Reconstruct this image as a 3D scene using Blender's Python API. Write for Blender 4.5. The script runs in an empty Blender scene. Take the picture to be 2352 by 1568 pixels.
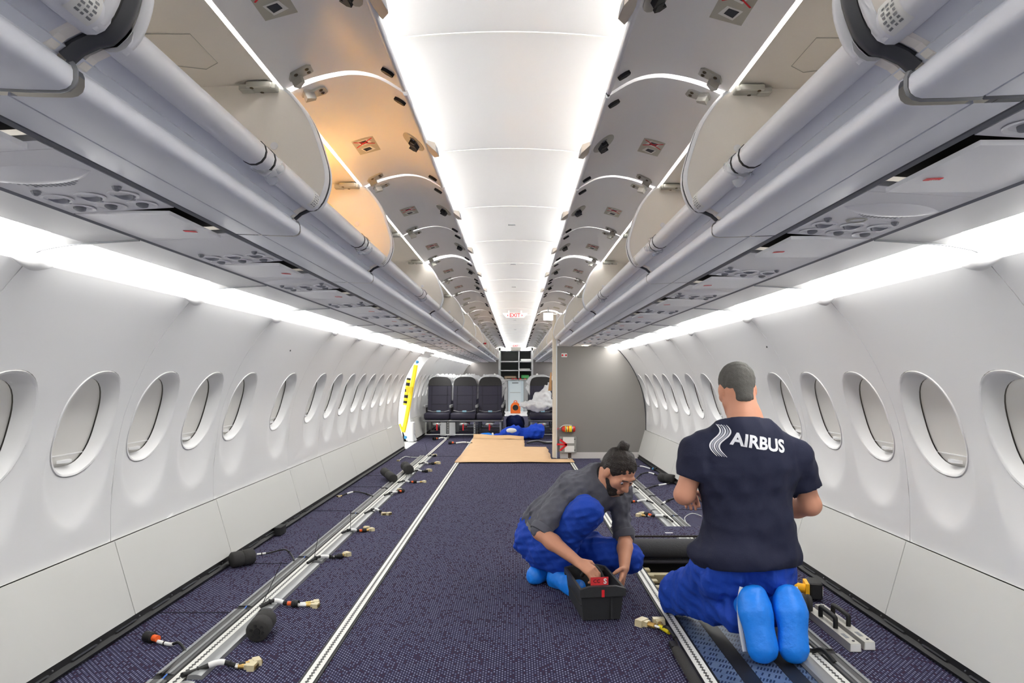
import bpy, bmesh, math, random
import numpy as np
from mathutils import Vector, Matrix
from mathutils.bvhtree import BVHTree
random.seed(7)
PI = math.pi
SC = bpy.context.scene
COL = SC.collection

# ------------------------------------------------------------------ camera
FPX, VPX, VPY, CAMX, CAMZ = 1568.0, 1187.0, 862.0, 0.03, 1.17
cd = bpy.data.cameras.new('camera')
cd.sensor_width = 36.0
cd.lens = 36.0 * FPX / 2352.0
cd.shift_x = -(VPX - 1176.0) / 2352.0
cd.shift_y = (VPY - 784.0) / 2352.0
cd.clip_start = 0.02
cam = bpy.data.objects.new('camera', cd)
cam.location = (CAMX, 0, CAMZ)
cam.rotation_euler = (PI / 2, 0, 0)
COL.objects.link(cam)
SC.camera = cam

# ------------------------------------------------------------------ world, exposure
W = bpy.data.worlds.new('hangar_daylight')
SC.world = W
W.use_nodes = True
W.node_tree.nodes['Background'].inputs[0].default_value = (1.0, 0.99, 0.97, 1)
W.node_tree.nodes['Background'].inputs[1].default_value = 1.2
SC.view_settings.view_transform = 'Standard'
SC.view_settings.look = 'None'
SC.view_settings.gamma = 1.0
SC.view_settings.use_curve_mapping = False
SC.view_settings.exposure = 0.95
SC.cycles.max_bounces = 12
SC.cycles.diffuse_bounces = 6
SC.cycles.use_light_tree = False
SC.cycles.glossy_bounces = 4
SC.cycles.transparent_max_bounces = 8
COVE_E, WASH_E = 6.0, 30.0


def P(px, py, Y):
    return Vector((CAMX + (px - VPX) * Y / FPX, Y, CAMZ - (py - VPY) * Y / FPX))


def F(px, py, z=0.0):
    Y = FPX * (CAMZ - z) / (py - VPY)
    return Vector((CAMX + (px - VPX) * Y / FPX, Y, z))


# ------------------------------------------------------------------ helpers
def lin(c):
    return tuple((x / 12.92 if x <= 0.04045 else ((x + 0.055) / 1.055) ** 2.4) for x in (v / 255.0 for v in c))


MATS = {}


def mat(name, rgb, rough=0.5, metal=0.0, emit=None, es=0.0, noise=0.0, nscale=40.0, bump=0.0, bscale=200.0,
        alpha=1.0, coat=0.0, spec=0.5, trans=0.0, two=None):
    if name in MATS:
        return MATS[name]
    m = bpy.data.materials.new(name)
    m.use_nodes = True
    nt = m.node_tree
    b = nt.nodes['Principled BSDF']
    col = lin(rgb) + (1,)
    b.inputs['Base Color'].default_value = col
    b.inputs['Roughness'].default_value = rough
    b.inputs['Metallic'].default_value = metal
    b.inputs['Specular IOR Level'].default_value = spec
    if coat:
        b.inputs['Coat Weight'].default_value = coat
    if trans:
        b.inputs['Transmission Weight'].default_value = trans
    if alpha < 1:
        b.inputs['Alpha'].default_value = alpha
    if emit:
        b.inputs['Emission Color'].default_value = lin(emit) + (1,)
        b.inputs['Emission Strength'].default_value = es
    tc = nt.nodes.new('ShaderNodeTexCoord')
    if noise > 0:
        n = nt.nodes.new('ShaderNodeTexNoise')
        n.inputs['Scale'].default_value = nscale
        n.inputs['Detail'].default_value = 4
        nt.links.new(tc.outputs['Object'], n.inputs['Vector'])
        mx = nt.nodes.new('ShaderNodeMix')
        mx.data_type = 'RGBA'
        c2 = lin(two) + (1,) if two else tuple(min(1, x * (1 - noise)) for x in col[:3]) + (1,)
        mx.inputs[6].default_value = col
        mx.inputs[7].default_value = c2
        nt.links.new(n.outputs['Fac'], mx.inputs[0])
        nt.links.new(mx.outputs[2], b.inputs['Base Color'])
    if bump > 0:
        n2 = nt.nodes.new('ShaderNodeTexNoise')
        n2.inputs['Scale'].default_value = bscale
        n2.inputs['Detail'].default_value = 3
        nt.links.new(tc.outputs['Object'], n2.inputs['Vector'])
        bp = nt.nodes.new('ShaderNodeBump')
        bp.inputs['Strength'].default_value = bump
        bp.inputs['Distance'].default_value = 0.01
        nt.links.new(n2.outputs['Fac'], bp.inputs['Height'])
        nt.links.new(bp.outputs['Normal'], b.inputs['Normal'])
    MATS[name] = m
    return m


def tag(o, label=None, cat=None, group=None, kind=None):
    if label:
        o['label'] = label
    if cat:
        o['category'] = cat
    if group:
        o['group'] = group
    if kind:
        o['kind'] = kind
    return o


def thing(name, loc=(0, 0, 0), label=None, cat=None, group=None, kind=None):
    o = bpy.data.objects.new(name, None)
    o.empty_display_size = 0.05
    o.location = loc
    COL.objects.link(o)
    tag(o, label, cat, group, kind)
    return o


def wloc(o):
    v = Vector(o.location)
    p = o.parent
    while p:
        v += Vector(p.location)
        p = p.parent
    return v


class MB:
    def __init__(self):
        self.v = []
        self.f = []

    def add(self, vs, fs):
        n = len(self.v)
        self.v += [tuple(p) for p in vs]
        self.f += [tuple(i + n for i in f) for f in fs]
        return self

    def box(self, c, s, R=None):
        x, y, z = s[0] / 2, s[1] / 2, s[2] / 2
        vs = [Vector(p) for p in ((-x, -y, -z), (x, -y, -z), (x, y, -z), (-x, y, -z), (-x, -y, z), (x, -y, z), (x, y, z), (-x, y, z))]
        c = Vector(c)
        if R is not None:
            vs = [R @ p for p in vs]
        return self.add([c + p for p in vs], [(0, 3, 2, 1), (4, 5, 6, 7), (0, 1, 5, 4), (1, 2, 6, 5), (2, 3, 7, 6), (3, 0, 4, 7)])

    def rbox(self, c, s, r=0.01, n=3, R=None, axis=2):
        # box with corners rounded about one axis, and a small chamfer along it
        ax = [(1, 2, 0), (0, 2, 1), (0, 1, 2)][axis]
        a, b, h = s[ax[0]] / 2, s[ax[1]] / 2, s[ax[2]] / 2
        r = min(r, a * .98, b * .98)
        ch = min(r * .5, h * .4)
        out = []
        for (cx, cy, t0) in ((a - r, b - r, 0), (-a + r, b - r, PI / 2), (-a + r, -b + r, PI), (a - r, -b + r, 1.5 * PI)):
            for k in range(n + 1):
                t = t0 + PI / 2 * k / n
                out.append((cx, cy, math.cos(t), math.sin(t)))
        rings = []
        for (hh, rr) in ((-h, r - ch), (-h + ch, r), (h - ch, r), (h, r - ch)):
            ring = []
            for (cx, cy, ct, st) in out:
                p = [0, 0, 0]
                p[ax[0]] = cx + ct * rr
                p[ax[1]] = cy + st * rr
                p[ax[2]] = hh
                ring.append(Vector(p))
            rings.append(ring)
        c = Vector(c)
        vs = [c + (R @ p if R is not None else p) for ring in rings for p in ring]
        N = len(out)
        fs = []
        for k in range(3):
            for i in range(N):
                j = (i + 1) % N
                fs.append((k * N + i, k * N + j, (k + 1) * N + j, (k + 1) * N + i))
        fs.append(tuple(range(N - 1, -1, -1)))
        fs.append(tuple(3 * N + i for i in range(N)))
        return self.add(vs, fs)

    def tube(self, pts, r, n=8, caps=True, flat=1.0):
        pts = [Vector(p) for p in pts]
        m = len(pts)
        rs = r if isinstance(r, (list, tuple)) else [r] * m
        T = []
        for i in range(m):
            d = pts[min(i + 1, m - 1)] - pts[max(i - 1, 0)]
            T.append(d.normalized() if d.length > 1e-9 else Vector((0, 0, 1)))
        up = Vector((0, 0, 1)) if abs(T[0].z) < .9 else Vector((0, 1, 0))
        u = T[0].cross(up).normalized()
        vs = []
        for i in range(m):
            u = (u - T[i] * u.dot(T[i]))
            u = u.normalized() if u.length > 1e-6 else T[i].orthogonal().normalized()
            w = T[i].cross(u)
            for k in range(n):
                a = 2 * PI * k / n
                vs.append(pts[i] + u * (math.cos(a) * rs[i]) + w * (math.sin(a) * rs[i] * flat))
        fs = [(i * n + k, i * n + (k + 1) % n, (i + 1) * n + (k + 1) % n, (i + 1) * n + k) for i in range(m - 1) for k in range(n)]
        if caps:
            fs.append(tuple(range(n - 1, -1, -1)))
            fs.append(tuple((m - 1) * n + k for k in range(n)))
        return self.add(vs, fs)

    def lathe(self, prof, o, ax, n=16, caps=True):
        # prof: (radius, height along ax)
        ax = Vector(ax).normalized()
        o = Vector(o)
        u = ax.orthogonal().normalized()
        w = ax.cross(u)
        vs = []
        for (r, h) in prof:
            for k in range(n):
                a = 2 * PI * k / n
                vs.append(o + ax * h + u * (math.cos(a) * r) + w * (math.sin(a) * r))
        m = len(prof)
        fs = [(i * n + k, i * n + (k + 1) % n, (i + 1) * n + (k + 1) % n, (i + 1) * n + k) for i in range(m - 1) for k in range(n)]
        if caps:
            fs.append(tuple(range(n - 1, -1, -1)))
            fs.append(tuple((m - 1) * n + k for k in range(n)))
        return self.add(vs, fs)

    def extr(self, prof, y0, y1, closed=False, caps=False, th=0.0, seg=1):
        # profile of (x, z) swept along Y; th gives an open profile a thickness
        prof = [Vector((p[0], p[1])) for p in prof]
        if th:
            off = []
            for i in range(len(prof)):
                d = (prof[min(i + 1, len(prof) - 1)] - prof[max(i - 1, 0)]).normalized()
                off.append(prof[i] + Vector((-d.y, d.x)) * th)
            prof = prof + off[::-1]
            closed, caps = True, True
        N = len(prof)
        vs = []
        for j in range(seg + 1):
            y = y0 + (y1 - y0) * j / seg
            vs += [(p.x, y, p.y) for p in prof]
        fs = []
        for j in range(seg):
            for i in range(N if closed else N - 1):
                k = (i + 1) % N
                fs.append((j * N + i, j * N + k, (j + 1) * N + k, (j + 1) * N + i))
        if caps:
            fs.append(tuple(range(N)))
            fs.append(tuple(seg * N + i for i in range(N - 1, -1, -1)))
        return self.add(vs, fs)

    def prism(self, poly, d, base=None):
        # poly: list of 3-D points in a plane; d: extrusion vector
        poly = [Vector(p) for p in poly]
        d = Vector(d)
        N = len(poly)
        vs = poly + [p + d for p in poly]
        fs = [tuple(range(N - 1, -1, -1)), tuple(N + i for i in range(N))]
        fs += [(i, (i + 1) % N, N + (i + 1) % N, N + i) for i in range(N)]
        return self.add(vs, fs)

    def grid(self, fn, nu, nv, cu=False):
        vs = [fn(i / (nu if cu else nu - 1), j / (nv - 1)) for j in range(nv) for i in range(nu)]
        fs = []
        for j in range(nv - 1):
            for i in range(nu if cu else nu - 1):
                k = (i + 1) % nu
                fs.append((j * nu + i, j * nu + k, (j + 1) * nu + k, (j + 1) * nu + i))
        return self.add(vs, fs)

    def mirror(self):
        self.v = [(-p[0], p[1], p[2]) for p in self.v]
        self.f = [f[::-1] for f in self.f]
        return self

    def build(self, name, m, parent=None, smooth=35, fix=True):
        me = bpy.data.meshes.new(name)
        o3 = wloc(parent) if parent else Vector((0, 0, 0))
        me.from_pydata([(p[0] - o3.x, p[1] - o3.y, p[2] - o3.z) for p in self.v], [], self.f)
        if fix:
            bm = bmesh.new()
            bm.from_mesh(me)
            bmesh.ops.recalc_face_normals(bm, faces=bm.faces)
            bm.to_mesh(me)
            bm.free()
        if smooth:
            me.shade_smooth()
            me.set_sharp_from_angle(angle=math.radians(smooth))
        me.materials.append(m)
        o = bpy.data.objects.new(name, me)
        COL.objects.link(o)
        if parent:
            o.parent = parent
        return o


def piece(name, m, parent, kind, *a, smooth=35, **k):
    mb = MB()
    getattr(mb, kind)(*a, **k)
    return mb.build(name, m, parent, smooth)


def copy_tree(o, loc=None, parent=None):
    c = o.copy()
    COL.objects.link(c)
    c.parent = parent
    if loc is not None:
        c.location = loc
    for ch in o.children:
        copy_tree(ch, None, c)
    return c


def bez(pts, n=8):
    # Catmull-Rom through points
    pts = [Vector(p) for p in pts]
    out = []
    m = len(pts)
    for i in range(m - 1):
        p0, p1, p2, p3 = pts[max(i - 1, 0)], pts[i], pts[i + 1], pts[min(i + 2, m - 1)]
        for k in range(n):
            t = k / n
            out.append(.5 * ((2 * p1) + (p2 - p0) * t + (2 * p0 - 5 * p1 + 4 * p2 - p3) * t * t + (3 * p1 - p0 - 3 * p2 + p3) * t ** 3))
    out.append(pts[-1])
    return out


def text_mb(s, size, bold=0.0, extrude=0.0):
    cu = bpy.data.curves.new('t', 'FONT')
    cu.body = s
    cu.size = size
    cu.align_x = 'CENTER'
    cu.align_y = 'CENTER'
    cu.offset = bold
    cu.extrude = extrude
    cu.resolution_u = 3
    o = bpy.data.objects.new('t', cu)
    COL.objects.link(o)
    dg = bpy.context.evaluated_depsgraph_get()
    dg.update()
    me = bpy.data.meshes.new_from_object(o.evaluated_get(dg))
    bpy.data.objects.remove(o)
    vs = [Vector(v.co) for v in me.vertices]
    fs = [tuple(p.vertices) for p in me.polygons]
    bpy.data.meshes.remove(me)
    bpy.data.curves.remove(cu)
    return vs, fs


def text_on(name, s, size, m, parent, o, xdir, ydir, bold=0.0, ex=0.0006):
    vs, fs = text_mb(s, size, bold, ex)
    o, xd, yd = Vector(o), Vector(xdir).normalized(), Vector(ydir).normalized()
    nd = xd.cross(yd)
    return MB().add([o + xd * v.x + yd * v.y + nd * v.z for v in vs], fs).build(name, m, parent, 0)


ORD = ['first', 'second', 'third', 'fourth', 'fifth', 'sixth', 'seventh', 'eighth', 'ninth', 'tenth', 'eleventh', 'twelfth',
       'thirteenth', 'fourteenth', 'fifteenth', 'sixteenth', 'seventeenth', 'eighteenth', 'nineteenth', 'twentieth',
       'twenty-first', 'twenty-second', 'twenty-third', 'twenty-fourth', 'twenty-fifth', 'twenty-sixth', 'twenty-seventh',
       'twenty-eighth', 'twenty-ninth', 'thirtieth', 'thirty-first', 'thirty-second', 'thirty-third', 'thirty-fourth', 'thirty-fifth', 'thirty-sixth', 'thirty-seventh', 'thirty-eighth', 'thirty-ninth', 'fortieth']
SIDE = {-1: 'left', 1: 'right'}


# ------------------------------------------------------------------ signed-distance modelling for bodies and cloth
class SDF:
    def __init__(self, lo, hi, h):
        self.lo = np.array(lo, float)
        self.h = h
        self.n = np.ceil((np.array(hi) - self.lo) / h).astype(int) + 1
        self.F = np.full(self.n, 0.5, np.float32)

    def sub(self, a, b):
        i0 = np.clip(np.floor((np.array(a) - self.lo) / self.h).astype(int), 0, self.n - 1)
        i1 = np.clip(np.ceil((np.array(b) - self.lo) / self.h).astype(int) + 1, 1, self.n)
        sl = tuple(slice(i0[k], i1[k]) for k in range(3))
        ax = [self.lo[k] + self.h * np.arange(i0[k], i1[k]) for k in range(3)]
        return sl, np.meshgrid(*ax, indexing='ij', sparse=True)

    def merge(self, sl, d, k, op):
        A = self.F[sl]
        if op == 'u':
            if k > 0:
                hh = np.clip(.5 + .5 * (A - d) / k, 0, 1)
                self.F[sl] = A * (1 - hh) + d * hh - k * hh * (1 - hh)
            else:
                self.F[sl] = np.minimum(A, d)
        else:
            if k > 0:
                hh = np.clip(.5 - .5 * (A + d) / k, 0, 1)
                self.F[sl] = A * (1 - hh) - d * hh + k * hh * (1 - hh)
            else:
                self.F[sl] = np.maximum(A, -d)

    def cone(self, a, b, ra, rb=None, k=.02, op='u', flat=None):
        # capsule with radius running from ra to rb; flat=(axis, factor) squashes it
        rb = ra if rb is None else rb
        a, b = np.array(a, float), np.array(b, float)
        R = max(ra, rb) * 1.3 + k + 3 * self.h
        sl, (X, Y, Z) = self.sub(np.minimum(a, b) - R, np.maximum(a, b) + R)
        ab = b - a
        L = max(ab @ ab, 1e-12)
        t = np.clip(((X - a[0]) * ab[0] + (Y - a[1]) * ab[1] + (Z - a[2]) * ab[2]) / L, 0, 1)
        dx, dy, dz = X - a[0] - t * ab[0], Y - a[1] - t * ab[1], Z - a[2] - t * ab[2]
        if flat is not None:
            fa, ff = np.array(flat[0], float), flat[1]
            fa /= np.linalg.norm(fa)
            q = (dx * fa[0] + dy * fa[1] + dz * fa[2])
            s = (1 / ff - 1) * q
            dx, dy, dz = dx + s * fa[0], dy + s * fa[1], dz + s * fa[2]
        d = np.sqrt(dx * dx + dy * dy + dz * dz) - (ra + (rb - ra) * t)
        self.merge(sl, d.astype(np.float32), k, op)
        return self

    def chain(self, pts, rs, k=.02, **kw):
        for i in range(len(pts) - 1):
            self.cone(pts[i], pts[i + 1], rs[i], rs[i + 1], k, **kw)
        return self

    def ell(self, c, r, k=.02, op='u', R=None):
        c, r = np.array(c, float), np.array(r, float)
        m = max(r) + k + 3 * self.h
        sl, (X, Y, Z) = self.sub(c - m, c + m)
        x, y, z = X - c[0], Y - c[1], Z - c[2]
        if R is not None:
            R = np.array(R)
            x, y, z = [R[0, i] * x + R[1, i] * y + R[2, i] * z for i in range(3)]
        k0 = np.sqrt((x / r[0]) ** 2 + (y / r[1]) ** 2 + (z / r[2]) ** 2)
        k1 = np.sqrt((x / r[0] ** 2) ** 2 + (y / r[1] ** 2) ** 2 + (z / r[2] ** 2) ** 2) + 1e-9
        d = k0 * (k0 - 1) / k1
        self.merge(sl, d.astype(np.float32), k, op)
        return self

    def full(self):
        return np.meshgrid(*[self.lo[k] + self.h * np.arange(self.n[k]) for k in range(3)], indexing='ij', sparse=True)

    def cut(self, p, nrm, k=0.0):
        # remove the half-space on the side nrm points to
        nrm = np.array(nrm, float)
        nrm /= np.linalg.norm(nrm)
        X, Y, Z = self.full()
        d = ((X - p[0]) * nrm[0] + (Y - p[1]) * nrm[1] + (Z - p[2]) * nrm[2]).astype(np.float32)
        self.F = np.maximum(self.F, d)
        return self

    def wrinkle(self, amp, freq, seed=0, dirs=None, count=14, ridge=False):
        rng = np.random.RandomState(seed)
        X, Y, Z = self.full()
        acc = np.zeros(self.n, np.float32)
        for _ in range(count):
            v = rng.normal(size=3)
            if dirs is not None:
                v = v * np.array(dirs)
            v = v / np.linalg.norm(v) * freq * rng.uniform(.6, 1.6)
            w = np.sin(X * v[0] + Y * v[1] + Z * v[2] + rng.uniform(0, 6.28)).astype(np.float32)
            acc += (np.abs(w) - .64) * 2.2 if ridge else w
        self.F += acc * (amp / math.sqrt(count))
        return self

    def mesh(self, name, m, parent=None, floor=None):
        Fd = self.F
        if floor is not None:
            zz = self.lo[2] + self.h * np.arange(self.n[2])
            Fd = np.maximum(Fd, (floor - zz)[None, None, :].astype(np.float32))
        Fd = Fd.copy()
        for ax in range(3):
            s0 = [slice(None)] * 3
            s0[ax] = 0
            Fd[tuple(s0)] = .1
            s0[ax] = -1
            Fd[tuple(s0)] = .1
        S = Fd < 0
        n = np.array(Fd.shape) - 1
        cnt = np.zeros(n, np.int8)
        corners = [(i, j, k) for i in (0, 1) for j in (0, 1) for k in (0, 1)]
        for c in corners:
            cnt += S[c[0]:c[0] + n[0], c[1]:c[1] + n[1], c[2]:c[2] + n[2]]
        act = np.argwhere((cnt > 0) & (cnt < 8))
        idx = np.full(n, -1, np.int64)
        idx[act[:, 0], act[:, 1], act[:, 2]] = np.arange(len(act))
        pos = np.zeros((len(act), 3))
        w = np.zeros(len(act))
        for c in corners:
            for ax in range(3):
                if c[ax] == 0:
                    d = list(c)
                    d[ax] = 1
                    f0 = Fd[act[:, 0] + c[0], act[:, 1] + c[1], act[:, 2] + c[2]]
                    f1 = Fd[act[:, 0] + d[0], act[:, 1] + d[1], act[:, 2] + d[2]]
                    cr = (f0 < 0) != (f1 < 0)
                    t = np.where(cr, f0 / (f0 - f1 + 1e-12), 0)
                    p = np.tile(np.array(c, float), (len(act), 1))
                    p[:, ax] += t
                    pos += p * cr[:, None]
                    w += cr
        pos = (act + pos / w[:, None]) * self.h + self.lo
        faces = []
        for ax in range(3):
            u, v = (ax + 1) % 3, (ax + 2) % 3
            sa = [slice(None)] * 3
            sb = [slice(None)] * 3
            sa[ax] = slice(0, -1)
            sb[ax] = slice(1, None)
            e = np.argwhere(S[tuple(sa)] != S[tuple(sb)])
            e = e[(e[:, u] > 0) & (e[:, v] > 0) & (e[:, u] < n[u]) & (e[:, v] < n[v])]
            q = []
            for (du, dv) in ((1, 1), (0, 1), (0, 0), (1, 0)):
                c = e.copy()
                c[:, u] -= du
                c[:, v] -= dv
                q.append(idx[c[:, 0], c[:, 1], c[:, 2]])
            q = np.stack(q, 1)
            neg = S[e[:, 0], e[:, 1], e[:, 2]]
            q[~neg] = q[~neg][:, ::-1]
            faces.append(q)
        faces = np.concatenate(faces)
        faces = faces[(faces >= 0).all(1)]
        o3 = np.array(wloc(parent)) if parent else np.zeros(3)
        me = bpy.data.meshes.new(name)
        me.from_pydata((pos - o3).tolist(), [], faces.tolist())
        me.shade_smooth()
        me.materials.append(m)
        o = bpy.data.objects.new(name, me)
        COL.objects.link(o)
        if parent:
            o.parent = parent
        return o
# ------------------------------------------------------------------ materials
M_WALL = mat('white_wall_plastic', (226, 226, 226), .38, noise=.015, nscale=3, bump=.02, bscale=900)
M_DADO = mat('light_grey_dado', (204, 204, 200), .45, bump=.02, bscale=900)
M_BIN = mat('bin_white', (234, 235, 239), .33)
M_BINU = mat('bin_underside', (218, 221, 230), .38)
M_LINER = mat('bin_liner', (240, 235, 228), .5)
M_DOOR = mat('bin_door_inner', (240, 240, 241), .42)
M_PSU = mat('psu_white', (234, 234, 238), .4)
M_PSUD = mat('psu_dark_grey', (120, 122, 130), .5)  # plain grey of nozzles, buttons, speaker holes and outer channel rails
M_CEIL = mat('ceiling_white', (234, 234, 234), .5)
M_BLACK = mat('black_rubber', (18, 18, 19), .6)
M_DARK = mat('dark_grey_seal', (62, 63, 68), .5)
M_MID = mat('mid_grey', (128, 130, 134), .45)
M_SHADE = mat('window_shade', (222, 220, 215), .5)
M_ALU = mat('aluminium', (190, 192, 192), .32, .75, noise=.12, nscale=25)
M_STEEL = mat('brushed_steel', (150, 152, 155), .35, .85, noise=.15, nscale=40)
M_TRACK = mat('track_cream', (222, 222, 216), .45)
M_GOLD = mat('gold_plate', (196, 160, 92), .35, .7)
M_BRASS = mat('dull_brass', (120, 100, 62), .4, .7)
M_CREAM = mat('cream_plastic', (212, 200, 164), .4, .25)
M_LABEL = mat('white_label', (235, 235, 232), .5)
M_RED = mat('red_ribbon', (214, 22, 34), .55)
M_ORANGE = mat('orange_plastic', (232, 96, 34), .4)
M_FOAM = mat('black_foam', (52, 51, 50), .9, bump=.3, bscale=350)
M_WIRE = mat('black_wire', (26, 26, 26), .5)
M_GREYP = mat('hinge_grey', (176, 175, 168), .45)
M_BOLT = mat('bolt_brass', (96, 84, 62), .4, .6)
M_BEIGE = mat('latch_beige', (205, 196, 184), .5)
M_COVE = mat('cove_glow', (250, 250, 250), .5, emit=(255, 254, 250), es=COVE_E)  # cove panel emits by itself, standing in for light from a hidden tube
M_TUBE = mat('wash_tube', (250, 250, 250), .5, emit=(255, 252, 246), es=WASH_E)
M_HULL = mat('hull_liner', (120, 118, 112), .8)
M_CREAMW = mat('cream_edge', (224, 214, 196), .5)


def carpet_material():
    m = bpy.data.materials.new('woven_navy_carpet')
    m.use_nodes = True
    nt = m.node_tree
    b = nt.nodes['Principled BSDF']
    L = nt.links.new

    def math_(op, a, bb=None, c=None):
        n = nt.nodes.new('ShaderNodeMath')
        n.operation = op
        for i, x in enumerate((a, bb, c)):
            if x is None:
                continue
            if isinstance(x, (int, float)):
                n.inputs[i].default_value = x
            else:
                L(x, n.inputs[i])
        return n.outputs[0]
    tc = nt.nodes.new('ShaderNodeTexCoord')
    sp = nt.nodes.new('ShaderNodeSeparateXYZ')
    L(tc.outputs['Object'], sp.inputs[0])
    u = math_('DIVIDE', sp.outputs[0], .0108)
    v = math_('DIVIDE', sp.outputs[1], .021)
    ui = math_('FLOOR', u)
    vs = math_('ADD', v, math_('MULTIPLY', ui, .5))
    vi = math_('FLOOR', vs)
    uf = math_('FRACT', u)
    vf = math_('FRACT', vs)
    mask = math_('MULTIPLY', math_('MULTIPLY', math_('GREATER_THAN', uf, .3), math_('LESS_THAN', uf, .78)),
                 math_('MULTIPLY', math_('GREATER_THAN', vf, .2), math_('LESS_THAN', vf, .66)))
    cb = nt.nodes.new('ShaderNodeCombineXYZ')
    L(ui, cb.inputs[0])
    L(vi, cb.inputs[1])
    wn = nt.nodes.new('ShaderNodeTexWhiteNoise')
    wn.noise_dimensions = '2D'
    L(cb.outputs[0], wn.inputs['Vector'])
    cr = nt.nodes.new('ShaderNodeValToRGB')
    cr.color_ramp.interpolation = 'CONSTANT'
    e = cr.color_ramp.elements
    e[0].position = 0
    e[0].color = lin((66, 34, 54)) + (1,)
    e[1].position = .16
    e[1].color = lin((104, 106, 134)) + (1,)
    x = e.new(.5)
    x.color = lin((128, 130, 154)) + (1,)
    L(wn.outputs['Value'], cr.inputs['Fac'])
    nz = nt.nodes.new('ShaderNodeTexNoise')
    nz.inputs['Scale'].default_value = 6
    nz.inputs['Detail'].default_value = 5
    L(tc.outputs['Object'], nz.inputs['Vector'])
    base = nt.nodes.new('ShaderNodeMix')
    base.data_type = 'RGBA'
    base.inputs[6].default_value = lin((34, 31, 54)) + (1,)
    base.inputs[7].default_value = lin((43, 39, 66)) + (1,)
    L(nz.outputs['Fac'], base.inputs[0])
    mx = nt.nodes.new('ShaderNodeMix')
    mx.data_type = 'RGBA'
    L(mask, mx.inputs[0])
    L(base.outputs[2], mx.inputs[6])
    L(cr.outputs[0], mx.inputs[7])
    L(mx.outputs[2], b.inputs['Base Color'])
    b.inputs['Roughness'].default_value = .9
    b.inputs['Specular IOR Level'].default_value = .2
    bp = nt.nodes.new('ShaderNodeBump')
    bp.inputs['Strength'].default_value = .5
    bp.inputs['Distance'].default_value = .003
    L(mask, bp.inputs['Height'])
    L(bp.outputs['Normal'], b.inputs['Normal'])
    return m


M_CARPET = carpet_material()

# ------------------------------------------------------------------ cabin section
YB, YE = -2.4, 22.6          # ends of the cabin


def interp(tbl, z):
    # smooth interpolation through (z, x) pairs
    zs = [t[0] for t in tbl]
    if z <= zs[0]:
        return tbl[0][1] + (z - zs[0]) * (tbl[1][1] - tbl[0][1]) / (zs[1] - zs[0])
    if z >= zs[-1]:
        return tbl[-1][1] + (z - zs[-1]) * (tbl[-1][1] - tbl[-2][1]) / (zs[-1] - zs[-2])
    for i in range(len(zs) - 1):
        if zs[i] <= z <= zs[i + 1]:
            t = (z - zs[i]) / (zs[i + 1] - zs[i])
            d = zs[i + 1] - zs[i]

            def m(k):
                if k <= 0:
                    return (tbl[1][1] - tbl[0][1]) / (zs[1] - zs[0])
                if k >= len(zs) - 1:
                    return (tbl[-1][1] - tbl[-2][1]) / (zs[-1] - zs[-2])
                return (tbl[k + 1][1] - tbl[k - 1][1]) / (zs[k + 1] - zs[k - 1])
            t2, t3 = t * t, t * t * t
            return (2 * t3 - 3 * t2 + 1) * tbl[i][1] + (t3 - 2 * t2 + t) * d * m(i) + (-2 * t3 + 3 * t2) * tbl[i + 1][1] + (t3 - t2) * d * m(i + 1)


WALLT = [(.40, 1.853), (.60, 1.850), (.838, 1.822), (1.0, 1.785), (1.208, 1.698), (1.38, 1.594), (1.525, 1.474)]
ZWIN, HWY, HWZ = .965, .195, .226
WINS = {}
near = [-1.35, -.815, -.28, .25, .78, 1.31, 1.835, 2.37, 2.90, 3.433, 3.967, 4.50, 5.33, 6.18]
far1 = [6.77 + .54 * i for i in range(6)]
WINS[1] = near + far1 + [10.2 + .535 * i for i in range(23)]
WINS[-1] = near + far1 + [10.02, 10.52] + [12.55 + .535 * i for i in range(19)]
base_seams = [YB, -1.08, -.015, 1.045, 2.10, 3.165, 4.235, 5.60, 6.475, 7.58, 8.66, 9.74]
SEAMS = {1: base_seams + [10.46 + 1.07 * i for i in range(1, 12)] + [YE],
         -1: base_seams + [10.80]}
DOORY = (10.80, 12.15)


def scoop(y, z, wins):
    d = 0
    for yc in wins:
        if abs(y - yc) < .27:
            r2 = ((y - yc) / .215) ** 2 + ((z - .80) / .275) ** 2
            if r2 < 1:
                d += .036 * (1 - r2) ** .78
    return d


def wallp(side, y, z, wins, off=0.0):
    return (side * (interp(WALLT, z) + scoop(y, z, wins) + off), y, z)


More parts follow.
